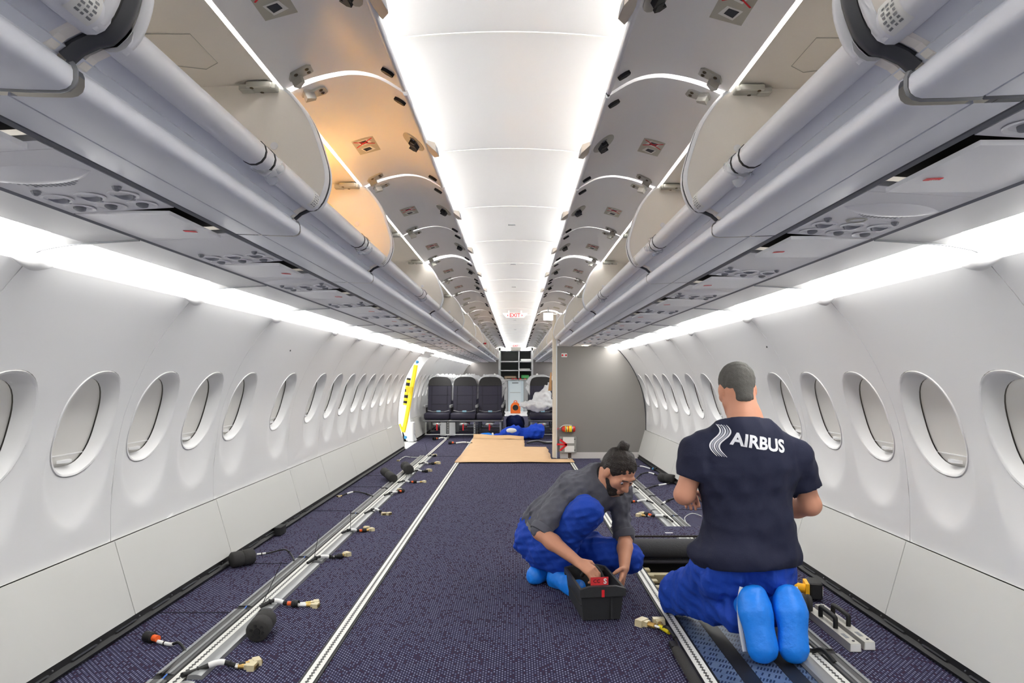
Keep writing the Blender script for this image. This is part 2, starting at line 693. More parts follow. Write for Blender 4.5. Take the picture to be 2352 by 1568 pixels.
def sidewall_panel(side, ya, yb, wins, parent):
    g = .0018
    ya, yb = ya + g, yb - g
    ws = [w for w in wins if ya < w < yb]
    mb = MB()
    zl, z0, z1, zt = .4005, .50, 1.27, 1.522
    edges = [ya] + [(ws[i] + ws[i + 1]) / 2 for i in range(len(ws) - 1)] + [yb]
    if not ws:
        edges = [ya, yb]
    nearw = ya < 9
    for i in range(len(edges) - 1):
        a, b = edges[i], edges[i + 1]
        mb.grid(lambda u, v: wallp(side, a + (b - a) * u, zl + (z0 - zl) * v, ws), 13, 5)
        mb.grid(lambda u, v: wallp(side, a + (b - a) * u, z1 + (zt - z1) * v, ws), 13, 9)
        if not ws:
            mb.grid(lambda u, v: wallp(side, a + (b - a) * u, z0 + (z1 - z0) * v, ws), 13, 16)
            continue
        yc = ws[i]
        per = []
        nh, nvv = 12, 16
        for k in range(nh):
            per.append((a + (b - a) * k / nh, z0))
        for k in range(nvv):
            per.append((b, z0 + (z1 - z0) * k / nvv))
        for k in range(nh):
            per.append((b - (b - a) * k / nh, z1))
        for k in range(nvv):
            per.append((a, z1 - (z1 - z0) * k / nvv))
        nr = 11 if nearw else 6
        N = len(per)
        vs, fs = [], []
        for r in range(nr + 1):
            t = r / nr
            for (py_, pz_) in per:
                th = math.atan2((pz_ - ZWIN) / HWZ, (py_ - yc) / HWY)
                c, s = math.cos(th), math.sin(th)
                q = (abs(c) ** 2.3 + abs(s) ** 2.3) ** (-1 / 2.3)
                iy, iz = yc + HWY * q * c, ZWIN + HWZ * q * s
                vs.append(wallp(side, iy + (py_ - iy) * t, iz + (pz_ - iz) * t, ws))
        for r in range(nr):
            for k in range(N):
                j = (k + 1) % N
                fs.append((r * N + k, r * N + j, (r + 1) * N + j, (r + 1) * N + k))
        mb.add(vs, fs)
    # returned edges, so that the joint between panels has depth
    for y in (ya, yb):
        mb.grid(lambda u, v: wallp(side, y, zl + (zt - zl) * v, ws, .03 * u), 2, 24)
    mb.grid(lambda u, v: wallp(side, ya + (yb - ya) * u, zl, ws, .03 * v), 3, 2)
    # rolled top lip
    mb.grid(lambda u, v: (side * (1.4778 - .006 * math.sin(v * PI) + .012 * v), ya + (yb - ya) * u, 1.522 + .016 * v), 3, 6)
    bm_ = mb.build('sidewall_panel', M_WALL, parent, 40, fix=False)
    me = bm_.data
    bm = bmesh.new()
    bm.from_mesh(me)
    bmesh.ops.remove_doubles(bm, verts=bm.verts, dist=.0004)
    bmesh.ops.recalc_face_normals(bm, faces=bm.faces)
    bm.to_mesh(me)
    bm.free()
    return bm_


nwin = 0


def window(side, yc, wins, rank):
    global nwin
    nwin += 1
    xo = interp(WALLT, ZWIN)
    e = thing('window_%d' % nwin, (side * xo, yc, ZWIN), '%s cabin window from the camera in the %s wall, shade pulled down' % (ORD[rank], SIDE[side]), 'window', 'cabin windows with lowered shades', 'structure')
    N = 48 if yc < 7 else 28

    def ring(hy, hz, ex, dep, zc=ZWIN):
        out = []
        for k in range(N):
            th = 2 * PI * k / N
            c, s = math.cos(th), math.sin(th)
            q = (abs(c) ** ex + abs(s) ** ex) ** (-1 / ex)
            y, z = yc + hy * q * c, zc + hz * q * s
            if dep is None:
                out.append(wallp(side, y, z, [yc]))
            else:
                p = wallp(side, y, z, [yc])
                out.append((p[0] * (1 - dep[0]) + side * (dep[1] - .28 * (z - ZWIN)) * dep[0], y, z))
        return out
    SHX = 1.856
    mb = MB()
    rings = []
    # raised bead, then the funnel, then the inner edge
    b0 = ring(HWY, HWZ, 2.3, None)
    rings.append([(p[0] + side * .004, p[1], p[2]) for p in b0])
    b1 = ring(HWY - .004, HWZ - .004, 2.3, None)
    rings.append([(p[0] - side * .004, p[1], p[2]) for p in b1])
    b2 = ring(HWY - .012, HWZ - .012, 2.3, None)
    rings.append([(p[0] - side * .003, p[1], p[2]) for p in b2])
    for t in (.12, .28, .45, .62, .78, .9, 1.0):
        hy = (HWY - .012) + (.156 - HWY + .012) * t ** .85
        hz = (HWZ - .012) + (.188 - HWZ + .012) * t ** .85
        rings.append(ring(hy, hz, 2.3 + .5 * t, (t ** 1.2, SHX), ZWIN + .006 * t))
    vs = [p for r in rings for p in r]
    fs = [(r * N + k, r * N + (k + 1) % N, (r + 1) * N + (k + 1) % N, (r + 1) * N + k) for r in range(len(rings) - 1) for k in range(N)]
    mb.add(vs, fs).build('reveal', M_WALL, e, 50)

    # gap and shade
    o1 = ring(.1565, .1885, 2.8, (1.0, SHX + .012), ZWIN + .006)
    MB().add(o1 + [(p[0] + side * .02, p[1], p[2]) for p in o1], [(k, (k + 1) % N, N + (k + 1) % N, N + k) for k in range(N)]).build('shade_gap', M_DARK, e)
    o2 = ring(.1585, .1905, 2.8, (1.0, SHX + .008), ZWIN + .006)
    MB().add(o2, [tuple(range(N))]).build('shade', M_SHADE, e, 0)
    if yc < 10:
        zb = ZWIN - .145
        xs = side * (SHX + .004 + .28 * .145)
        mb = MB()
        mb.box((xs, yc, zb + .012), (.008, .262, .004))
        mb.build('shade_ledge', M_WALL, e)
        MB().grid(lambda u, v: (xs - side * (.004 + .026 * math.sin(u * PI) ** .6 * (1 if v in (0, 1) else 1)) * (0 if v == 9 else 1),
                                yc + (u - .5) * .085, zb - .008 - .012 * v), 13, 2).grid(
            lambda u, v: (xs - side * (.004 + .026 * math.sin(u * PI) ** .6) * v, yc + (u - .5) * .085, zb - .008), 13, 2).build('shade_handle', M_WALL, e)
    return e


def dado_panel(side, ya, yb, parent):
    g = .003
    prof = [(1.757, .058), (1.7885, .168), (1.820, .278), (1.8535, .396)]
    prof = [(side * p[0], p[1]) for p in prof]
    mb = MB().extr(prof, ya + g, yb - g, th=side * -.02 * -1)
    return mb.build('dado_panel', M_DADO, parent, 30)


COVER = [(1.4965, 1.530), (1.494, 1.572), (1.474, 1.594), (1.445, 1.604), (1.405, 1.604), (1.355, 1.596), (1.30, 1.578)]
COVEP = [(1.492, 1.528), (1.474, 1.540), (1.455, 1.550), (1.43, 1.559), (1.39, 1.567), (1.35, 1.573), (1.30, 1.578)]
COVEW = [(1.30, 1.578), (1.20, 1.584), (1.131, 1.588)]

for side in (-1, 1):
    w = thing('wall_' + SIDE[side], (side * 1.8, 0, 0), 'curved white %s cabin sidewall of moulded panels with light cove' % SIDE[side], 'wall', None, 'structure')
    segs = [(SEAMS[side][i], SEAMS[side][i + 1]) for i in range(len(SEAMS[side]) - 1)]
    if side < 0:
        s2 = [DOORY[1]] + [12.28 + 1.07 * i for i in range(1, 10)] + [YE]
        segs += [(s2[i], s2[i + 1]) for i in range(len(s2) - 1)]
    for (a, b) in segs:
        if b - a < .05:
            continue
        sidewall_panel(side, a, b, WINS[side], w)
        MB().grid(lambda u, v: wallp(side, b - .006 + .012 * u, .41 + 1.105 * v, [], .006), 2, 24).build('joint_backing', M_LABEL, w, 60)
        dado_panel(side, a, b, w)
    cs = [(SEAMS[side][i], SEAMS[side][i + 1]) for i in range(len(SEAMS[side]) - 1)]
    if side < 0:
        s2 = [10.80, 11.9] + [12.28 + 1.07 * i for i in range(1, 10)] + [YE]
        cs += [(s2[i], s2[i + 1]) for i in range(len(s2) - 1)]
    for (a, b) in cs:
        pr = [(side * p[0], p[1]) for p in COVEP]
        MB().extr([(side * p[0], p[1]) for p in COVER], a + .085, b - .06).build('cove_glow_panel', M_COVE, w, 50)
        mb = MB()
        for (ys, yt) in ((a + .003, a + .085), (b - .003, b - .06)):
            def cap(u, v):
                i = min(int(round(u * 6)), 6)
                w_ = math.sin(v * PI / 2)
                return (side * (COVEP[i][0] + (COVER[i][0] - COVEP[i][0]) * w_), ys + (yt - ys) * v, COVEP[i][1] + (COVER[i][1] - COVEP[i][1]) * w_)
            mb.grid(cap, 7, 7)
        # shallow shell rising beside the joint
        mb.build('cove_end_cap', M_WALL, w, 50)
        pr2 = [(side * p[0], p[1]) for p in COVEW]
        MB().extr(pr2, a + .0025, b - .0025, th=side * -.01).build('cove_panel', M_WALL, w, 50)
        MB().extr([(side * p[0], p[1] - .005) for p in COVEP[1:] + COVEW[1:]], a - .003, a + .003, th=side * -.009).build('cove_rib', M_MID, w, 50)
        if a > 0:
            # leaf-shaped joint cover on the top lip
            def leaf(u, v):
                t = (u - .5) * 2
                wdt = .040 * (1 - abs(t) ** 1.6)
                ang = v * PI
                return (side * (1.472 - math.sin(ang) * wdt * .8 - .003), a + .01 + t * .115 * (1 if t > 0 else .8), 1.532 + math.cos(ang) * wdt * .8 - .006 + .004 * t)
            MB().grid(leaf, 17, 9).build('joint_cover', M_WALL, w, 60)
    for i, yc in enumerate([x for x in WINS[side]]):
        pass
    vis = [x for x in WINS[side] if x > 1.2 and not (side > 0 and x > 9.6)]
    for i, yc in enumerate(vis):
        window(side, yc, WINS[side], i)
    # small black screw-cover mark on one panel
    piece('tag_mark', M_BLACK, w, 'box', wallp(side, 4.95 if side < 0 else 4.32, 1.352, [], -.001), (.004, .012, .014))

# base strips (black kick rail under the dado)
for side in (-1, 1):
    for (a, b) in ([(YB, 10.76), (12.16, YE)] if side < 0 else [(YB, 9.60), (9.74, YE)]):
        nm = 'baseboard_%s' % SIDE[side] + ('' if a < 5 else '_rear')
        o = thing(nm, (side * 1.74, a, 0), 'black kick rail along the foot of the %s wall%s' % (SIDE[side], '' if a < 5 else ' behind the exit row'), 'baseboard', None, 'structure')
        mb = MB().extr([(side * 1.80, 0), (side * 1.735, 0), (side * 1.725, .018), (side * 1.745, .03), (side * 1.752, .062), (side * 1.80, .062)], a, b, closed=True, caps=True)
        mb.build('rail', M_BLACK, o)
        if a < 5:
            for k in range(14):
                y = 1.9 + k * .30
                mb = MB()
                mb.box((side * 1.742, y, .036), (.008, .16, .004))
                mb.lathe([(.004, 0), (.003, .003)], (side * 1.739, y + .1, .045), (-side, 0, .3), 6)
                mb.build('clip', M_STEEL, o)

# ------------------------------------------------------------------ outer hull (keeps daylight out except at the door)
def hull():
    n = 40
    vs, fs = [], []
    ys = [YB - .1, DOORY[0], DOORY[1] - .05, YE + 2.2]
    for y in ys:
        for k in range(n):
            a = 2 * PI * k / n
            vs.append((2.02 * math.cos(a), y, .40 + 2.02 * math.sin(a)))
    for j in range(3):
        for k in range(n):
            if j == 1:
                am = 2 * PI * (k + .5) / n
                if math.cos(am) < -.5 and -.24 < math.sin(am) < .64:
                    continue
            fs.append((j * n + k, j * n + (k + 1) % n, (j + 1) * n + (k + 1) % n, (j + 1) * n + k))
    fs.append(tuple(range(n)))
    fs.append(tuple(3 * n + k for k in range(n)))
    return MB().add(vs, fs).build('fuselage_skin', M_HULL)


o = hull()
tag(o, 'round outer fuselage skin around the cabin', 'fuselage', None, 'structure')
o = piece('wall_front', M_WALL, None, 'box', (0, YB - .03, 1.1), (3.8, .05, 2.4))
tag(o, 'plain white partition closing the cabin behind the camera', 'wall', None, 'structure')

# ------------------------------------------------------------------ ceiling
ce = thing('ceiling', (0, 0, 2.216), 'white arched cabin ceiling of panels with hidden edge lighting', 'ceiling', None, 'structure')


def czx(x):
    return 2.216 - .17 * x * x


cse = [YB + i * 1.066 + .28 for i in range(-1, 24)]
cse = [2.078 + 1.066 * i for i in range(-4, 20)]
for i in range(len(cse) - 1):
    a, b = max(cse[i], YB), min(cse[i + 1], YE)
    if b - a < .05:
        continue
    prof = [(x, czx(x)) for x in np.linspace(-.56, .56, 25)]
    prof = [(-.70, 2.06), (-.69, 2.10), (-.655, 2.136), (-.60, 2.152)] + prof + [(.60, 2.152), (.655, 2.136), (.69, 2.10), (.70, 2.06)]
    MB().extr(prof, a + .003, b - .003, th=.012).build('ceiling_panel', M_CEIL, ce, 40)
    MB().extr([(x, czx(x) - .004) for x in np.linspace(-.56, .56, 15)], b - .006, b + .006, th=.003).build('joint_strip', M_LABEL, ce, 40)
for side in (-1, 1):
    for i in range(len(cse) - 1):
        a, b = max(cse[i], YB), min(cse[i + 1], YE)
        if b - a < .2:
            continue
        MB().tube([(side * .625, a + .03, 2.112), (side * .625, b - .03, 2.112)], .012, 8).build('light_tube', M_TUBE, ce)
for (py, w_) in ((516, .05), (607, .05), (659, .05), (735, .05), (757, .05)):
    Y = (2.214 - CAMZ) * FPX / (VPY - py)
    piece('air_slot', M_MID, ce, 'box', (-.005, Y, 2.2135), (w_, .022, .005))

# ------------------------------------------------------------------ floor
FLZ = 0.0
HX0, HX1, HY0, HY1 = .80, 1.245, 2.1, 4.32


def floor_mesh():
    mb = MB()
    xs = [-1.80, HX0, HX1, 1.80]
    ys = [YB, HY0, HY1, YE + 1.9]
    for i in range(3):
        for j in range(3):
            if i == 1 and j == 1:
                continue
            mb.add([(xs[i], ys[j], 0), (xs[i + 1], ys[j], 0), (xs[i + 1], ys[j + 1], 0), (xs[i], ys[j + 1], 0)], [(0, 1, 2, 3)])
    # cut edges of the opening
    mb.add([(HX0, HY0, 0), (HX1, HY0, 0), (HX1, HY1, 0), (HX0, HY1, 0), (HX0, HY0, -.02), (HX1, HY0, -.02), (HX1, HY1, -.02), (HX0, HY1, -.02)],
           [(0, 1, 5, 4), (1, 2, 6, 5), (2, 3, 7, 6), (3, 0, 4, 7)])
    return mb


fl = floor_mesh().build('floor', M_CARPET, None, 0)
tag(fl, 'navy woven carpet floor with an open hatch on the right', 'floor', None, 'structure')
for i, (py, x0, x1) in enumerate(((1407, 300, 545), (1294, 520, 660), (1173, 720, 880), (1118, 785, 890), (1092, 835, 960), (1048, 920, 1068), (1078, 1500, 1560), (1112, 1480, 1580), (1170, 1560, 1640))):
    a, b = F(x0, py), F(x1, py)
    mb = MB()
    mb.extr([(0, 0)], 0, 0) if False else None
    xa, xb = (max(a.x, -1.73), min(b.x, -1.31)) if a.x < 0 else (max(a.x, 1.33), min(b.x, 1.73))
    if i == 5:
        xb = -.80
    mb.box(((xa + xb) / 2, a.y, .0015), (xb - xa, .007, .003))
    mb.build('carpet_joint', mat('carpet_joint_dark', (30, 28, 44), .95), fl)
# ------------------------------------------------------------------ overhead bins
E_ARC = [(.68, 2.03), (.66, 2.02), (.621, 1.975), (.586, 1.913), (.556, 1.82), (.548, 1.78), (.550, 1.743), (.566, 1.70), (.588, 1.677)]
E_ARC = [tuple(p) for p in bez([Vector((a, b, 0)) for a, b in E_ARC], 3)]
E_ARC = [(p[0], p[1]) for p in E_ARC]
E_LOW = [(.588, 1.679), (.604, 1.676), (.630, 1.664), (.648, 1.648)]
LINER = [(.612, 1.712), (.70, 1.705), (1.10, 1.668), (1.17, 1.68), (1.235, 1.74), (1.25, 1.82), (1.215, 1.93), (1.12, 2.0), (1.0, 2.035), (.690, 2.046)]
BODY = [(.836, 1.640), (.834, 1.608), (.822, 1.600), (.748, 1.5975), (.747, 1.603), (.744, 1.603), (.743, 1.597), (.70, 1.595), (.650, 1.594), (.640, 1.5965),
        (.633, 1.602), (.630, 1.610), (.630, 1.624), (.633, 1.631), (.639, 1.635), (.652, 1.636), (.655, 1.641), (.653, 1.648), (.637, 1.657), (.643, 1.664), (.606, 1.684)]
DOORP = [(.673, 2.034), (.60, 2.066), (.53, 2.085), (.463, 2.092), (.39, 2.077), (.312, 2.032)]
DOORP = [(p.x, p.y) for p in bez([Vector((a, b, 0)) for a, b in DOORP], 4)]


def door_pt(t):
    i = min(int(t * (len(DOORP) - 1)), len(DOORP) - 2)
    f = t * (len(DOORP) - 1) - i
    return DOORP[i][0] * (1 - f) + DOORP[i + 1][0] * f, DOORP[i][1] * (1 - f) + DOORP[i + 1][1] * f


def door_frame(side, t, y, lift=0.0):
    x, z = door_pt(t)
    x2, z2 = door_pt(min(t + .05, 1))
    x1, z1 = door_pt(max(t - .05, 0))
    T = Vector((side * (x2 - x1), 0, z2 - z1)).normalized()       # towards the free edge
    N = T.cross(Vector((0, 1, 0))) * (-side)
    if N.z > 0:
        N = -N                                                    # pointing down, into view
    o = Vector((side * x, y, z)) + N * lift
    return o, T, Vector((0, 1, 0)), N


def on(o, T, Yv, N, a, b, c=0.0):
    return o + T * a + Yv * b + N * c


M_PLAC = mat('placard_grey', (186, 184, 172), .6)
M_PLACW = mat('placard_white', (232, 232, 228), .6)
M_DKLABEL = mat('dark_print', (42, 46, 54), .6)


M_FILM = mat('clear_film', (235, 238, 242), .15, alpha=.35, spec=.8)
M_TRANSL = bpy.data.materials.new('translucent_strip')
M_TRANSL.use_nodes = True
_nt = M_TRANSL.node_tree
_t = _nt.nodes.new('ShaderNodeBsdfTranslucent')
_t.inputs[0].default_value = (.55, .55, .54, 1)
_nt.links.new(_t.outputs[0], _nt.nodes['Material Output'].inputs[0])


def make_bin(side, y0, y1, label, group, detail, seal=.006, sections=1, gap_after=0.0):
    g = .006
    a, b = y0 + g, y1 - g
    t = thing('overhead_bin', (side * .85, (a + b) / 2, 1.6), label, 'overhead bin', group)
    S = lambda pr: [(side * p[0], p[1]) for p in pr]
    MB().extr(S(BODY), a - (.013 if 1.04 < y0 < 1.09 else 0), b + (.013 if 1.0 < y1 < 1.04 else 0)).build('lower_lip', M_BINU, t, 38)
    MB().extr(S(LINER), a, b).build('liner', M_LINER, t, 40)
    # handrail tube with flattened top
    rail = []
    for k in range(14):
        an = 2 * PI * k / 14
        rx, rz = math.cos(an) * .031, math.sin(an) * .031
        rail.append((.594 + rx, 1.700 + min(rz, .022)))
    hr = MB().extr(S(rail), a, b, closed=True, caps=True).build('handrail', M_BIN, t, 40)
    if detail:
        for q in ((.55, .61) if y0 < 3.2 else (.53,)):
            yy = a + (b - a) * q
            MB().extr([(side * (.594 + math.cos(2 * PI * k / 14) * .0325), 1.700 + min(math.sin(2 * PI * k / 14) * .0325, .0235)) for k in range(14)], yy - .004, yy + .004, closed=True, caps=True).build('rail_ring', M_BLACK, hr, 40)
    # end walls with rim
    poly = E_ARC + [(p[0], p[1]) for p in E_LOW[1:]] + [(.70, 1.648), (1.05, 1.655)] + LINER[3:]
    ends = [(b - .02, b)] if not detail else [(a, a + .02), (b - .02, b)]
    for (u0, u1) in ends:
        ew = MB().prism([(side * p[0], u0, p[1]) for p in poly], (0, u1 - u0, 0)).build('end_wall', M_LINER, t, 0)
        mb = MB()
        mb.tube([(side * p[0], (u0 + u1) / 2, p[1]) for p in E_ARC], .0105, 6)
        mb.build('rim', M_BIN, ew, 60)
    if detail:
        piece('screw_cap', M_PSU, t, 'lathe', [(.012, 0), (.011, .003), (.0, .004)], (side * .70, b - .02, 1.86), (0, -1, 0), 10)
    if detail and y0 > .5 and y0 < 4:
        yy = a + (b - a) * .61
        s_ = SDF((min(side * .54, side * .66), yy - .03, 1.64), (max(side * .54, side * .66), yy + .14, 1.76), .006)
        s_.cone((side * .594, yy, 1.699), (side * .594, yy + .07, 1.699), .030, .029, .01)
        s_.ell((side * .60, yy + .04, 1.675), (.012, .05, .016), .01)
        s_.wrinkle(.006, 130, int(y0 * 7) + 3)
        s_.mesh('plastic_film', M_FILM, hr)
    if seal:
        gy = b + g + (.015 if seal > .01 else 0)
        pts = [(side * (p[0] - .004), gy, p[1]) for p in E_ARC[3:]] + [(side * (p[0] - .002), gy, p[1] - .002) for p in E_LOW]
        MB().tube(pts, seal, 6).build('seal', M_DARK, t, 60)
        MB().tube([(side * (p[0] + .003), gy, p[1] + .004) for p in BODY[2:15]], .006 if seal > .01 else .004, 5).build('gap_seal', M_MID, t, 60)
    MB().extr(S([(.673, 2.0385), (.683, 2.0395), (.694, 2.0405)]), a, b).build('leak_glow_strip', M_TRANSL, t, 60)  # added translucent strip, glows like light leaking past the door
    # doors
    dl = (b - a) / sections
    for s in range(sections):
        d0, d1 = a + dl * s + .008, a + dl * (s + 1) - .008
        if s == sections - 1:
            d1 -= gap_after
        d = MB().extr(S(DOORP), d0, d1, th=-side * .014).build('door', M_DOOR, t, 40)
        MB().tube([(side * .311, d0, 2.036), (side * .311, d1, 2.036)], .009, 6).build('door_edge', M_BIN, d, 60)
        ym = (d0 + d1) / 2
        for yb in (d0 + .09, d1 - .09):
            o, T, Yv, N = door_frame(side, .91, yb)
            MB().prism([on(o, T, Yv, N, *q, .0) for q in ((-.018, -.006), (-.018, .006), (-.006, .011), (.016, .008), (.022, -.002), (.014, -.012), (-.004, -.012))], N * .010).build('bumper', M_BLACK, d, 0)
        if detail:
            # latch: oval plate, hook, lever cup on the free edge
            o, T, Yv, N = door_frame(side, .86, ym)
            pl = []
            for k in range(20):
                an = 2 * PI * k / 20
                pl.append(on(o, T, Yv, N, -.004 + .038 * math.cos(an) * (1.0 if math.cos(an) < 0 else 1.3), .078 * math.sin(an)))
            lp = MB().prism(pl, N * .004).build('latch_plate', M_GREYP, d, 40)
            mb = MB()
            mb.prism([on(o, T, Yv, N, *q, .004) for q in ((-.010, -.016), (.018, -.022), (.024, .022), (-.004, .024))], N * .016)
            mb.prism([on(o, T, Yv, N, *q, .012) for q in ((-.006, .016), (.014, .016), (.016, .048), (.0, .056), (-.018, .050), (-.014, .040), (-.004, .040))], N * .009)
            mb.prism([on(o, T, Yv, N, *q, .006) for q in ((.0, -.048), (.020, -.042), (.016, -.018), (.0, -.018))], N * .012)
            mb.build('latch_hook', M_BLACK, lp, 0)
            MB().tube([on(o, T, Yv, N, .010, -.040, .004), on(o, T, Yv, N, .012, -.046, .006), on(o, T, Yv, N, .004, -.052, .005), on(o, T, Yv, N, -.004, -.046, .004)], .003, 5).build('latch_spring', M_STEEL, lp, 60)
            e = Vector((side * .306, ym, 2.030))
            mb = MB()
            mb.add([e + Vector(q) for q in ((0, -.085, .0), (-side * .03, -.03, -.014), (-side * .036, .03, -.014), (-side * .012, .085, .0), (0, .085, .012), (-side * .03, .03, .02), (-side * .026, -.03, .02), (0, -.085, .012), (side * .006, 0, .0))],
                   [(0, 1, 6, 7), (1, 2, 5, 6), (2, 3, 4, 5), (0, 8, 1), (1, 8, 2), (2, 8, 3), (4, 8, 5), (5, 8, 6), (6, 8, 7)])
            lc = mb.build('latch_cup', M_BEIGE, d, 0)
            MB().add([e + Vector(q) for q in ((-side * .0318, -.022, -.0145), (-side * .0372, .024, -.0145), (-side * .031, .024, .014), (-side * .028, -.022, .014))], [(0, 1, 2, 3)]).build('latch_button', M_MID, lc, 0)
        # placard near the hinge
        o, T, Yv, N = door_frame(side, .30, d0 + (d1 - d0) * (.58 if detail else .6))
        pc = MB().prism([on(o, T, Yv, N, *q) for q in ((-.046, -.078), (.046, -.078), (.046, .078), (-.046, .078))], N * .002).build('placard', M_PLAC, d, 0)
        if detail:
            for (yo, cross) in ((-.038, True), (.038, False)):
                o2 = on(o, T, Yv, N, 0, yo, .002)
                MB().prism([on(o2, T, Yv, N, *q) for q in ((-.026, -.022), (.016, -.028), (.028, .014), (-.014, .026))], N * .0008).build('pictogram', M_PLACW, pc, 0)
                MB().prism([on(o2, T, Yv, N, *q, .0008) for q in ((-.018, -.017), (.010, -.020), (.015, .006), (-.011, .015))], N * .0006).build('bag_mark', M_DKLABEL, pc, 0)
                if cross:
                    mb = MB()
                    for sg in (1, -1):
                        dv = Vector((T * .036 + Yv * (.030 * sg)))
                        nn = (T * .0016 - Yv * (.0019 * sg))
                        c = o2 + N * .0016
                        mb.prism([c - dv - nn, c + dv - nn, c + dv + nn, c - dv + nn], N * .0006)
                    mb.build('cross_mark', M_RED, pc, 0)
        # hinge brackets at both ends of the door
        for (yh, sg) in ((d0 + .055, -1), (d1 - .055, 1)):
            o, T, Yv, N = door_frame(side, .10, yh)
            hb = MB().prism([on(o, T, Yv, N, *q) for q in ((-.004, .010 * sg), (.010, -.018 * sg), (.064, -.030 * sg), (.074, -.022 * sg), (.072, .012 * sg), (.062, .018 * sg), (.034, .016 * sg), (.012, .036 * sg))], N * .008).build('hinge_bracket', M_GREYP, d, 0)
            if detail:
                for q in ((.058, -.014), (.058, .006), (.022, -.010)):
                    MB().lathe([(.0062, 0), (.0062, .002), (.003, .003), (.003, .001)], on(o, T, Yv, N, q[0], q[1] * sg, .008), N, 8).build('bolt', M_BOLT, hb, 0)
                mb = MB()
                mb.prism([on(o, T, Yv, N, *q, .006) for q in ((.0, .012 * sg), (.03, .0), (.036, .010 * sg), (.012, .034 * sg))], N * .022)
                mb.build('hinge_rib', M_GREYP, hb, 0)
        if detail or s == sections - 1:
            yy = d1 - .03
            hx = MB()
            hx.rbox((side * .735, yy + .005, 2.030), (.075, .052, .020), .006, 2)
            hx.rbox((side * .697, yy + .008, 2.030), (.022, .040, .020), .006, 2)
            hx.rbox((side * .775, yy + .0, 2.024), (.040, .030, .016), .004, 2)
            hg = hx.build('hinge_block', M_GREYP, t, 35)
            if detail:
                for q in ((.79, -.005), (.755, -.015), (.735, .016)):
                    MB().lathe([(.006, 0), (.006, .002), (.003, .003)], (side * q[0], yy + q[1], 2.021), (0, 0, -1), 8).build('bolt', M_BOLT, hg, 0)
    if detail and y0 < 3:
        # access cover outlined on the liner roof, instruction print on the rail
        mb = MB()
        yy = b - .34
        pts = [(.80, yy), (.98, yy), (.98, yy + .16), (.85, yy + .20), (.80, yy + .16)]
        zz = lambda x: 2.036 if x < .99 else 2.03
        mb.tube([(side * p[0], p[1], zz(p[0]) + .0009) for p in pts + pts[:1]], .0012, 4)
        mb.build('access_outline', M_GREYP, t, 0)
    if detail:
        yy = b - .05
        lb = MB().extr([(side * (.594 - math.cos(q) * .0317), 1.700 + math.sin(q) * .0317) for q in np.linspace(-1.3, .45, 7)], yy - .03, yy + .025).build('rail_decal', M_LABEL, hr, 60)
        mb = MB()
        for r in range(6):
            for c in range(3):
                q = -1.0 + r * .2
                q2 = q + .11
                y_ = yy - .018 + c * .013
                mb.extr([(side * (.594 - math.cos(w_) * .0322), 1.700 + math.sin(w_) * .0322) for w_ in (q, q2)], y_, y_ + .009 - .003 * ((r + c) % 2))
        tag(mb.build('rail_print', M_MID, lb, 0), kind='stuff')
    return t


BINS = {-1: [(-1.15, -.03, 1, 0), (-.03, 1.008, 1, 0), (1.050, 2.08, 1, 0), (2.08, 3.14, 1, 0), (3.14, 5.30, 2, .07)],
        1: [(-1.15, -.03, 1, 0), (-.03, 1.038, 1, 0), (1.080, 2.10, 1, 0), (2.10, 3.16, 1, 0), (3.16, 5.32, 2, .07)]}
for side in (-1, 1):
    y = BINS[side][-1][1]
    while y < 21.4:
        e = min(y + 2.14, 21.85)
        BINS[side].append((y, e, 2, 0))
        y = e
        if side > 0 and abs(y - 9.60) < .05:
            y = 9.74
    r = 0
    for i, (a, b, n, gp) in enumerate(BINS[side]):
        if b < .5:
            lab = 'open overhead bin on the %s above the camera' % SIDE[side]
        else:
            lab = '%s overhead bin from the camera on the %s side, door swung up' % (ORD[r], SIDE[side])
            r += 1
        make_bin(side, a, b, lab, 'overhead bins with raised doors', -.5 < a < 7, .014 if abs(b - 1.023) < .03 else (.006 if b < 6 else .004), n, gp)

# ------------------------------------------------------------------ grooves beside the service units
for k, (side, x) in enumerate(((-1, .8365), (-1, 1.112), (1, .8365), (1, 1.112))):
    z = 1.603 if x < 1 else 1.5855
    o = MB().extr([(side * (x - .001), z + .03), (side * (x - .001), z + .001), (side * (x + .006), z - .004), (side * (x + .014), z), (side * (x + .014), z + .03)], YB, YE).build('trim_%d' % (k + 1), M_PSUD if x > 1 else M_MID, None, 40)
    tag(o, 'grey %s edge rail of the %s passenger service channel' % ('inner' if x < 1 else 'outer', SIDE[side]), 'trim', None, 'structure')

# ------------------------------------------------------------------ passenger service units
M_PSUIN = mat('psu_cavity', (30, 27, 24), .7)
M_AMBER = mat('amber_bracket', (190, 130, 40), .4, .3)
M_LENS = mat('reading_lens', (128, 130, 140), .3)
XA, XB = .852, 1.111


def psz(x):
    return 1.6015 + (1.5865 - 1.6015) * (x - XA) / (XB - XA)


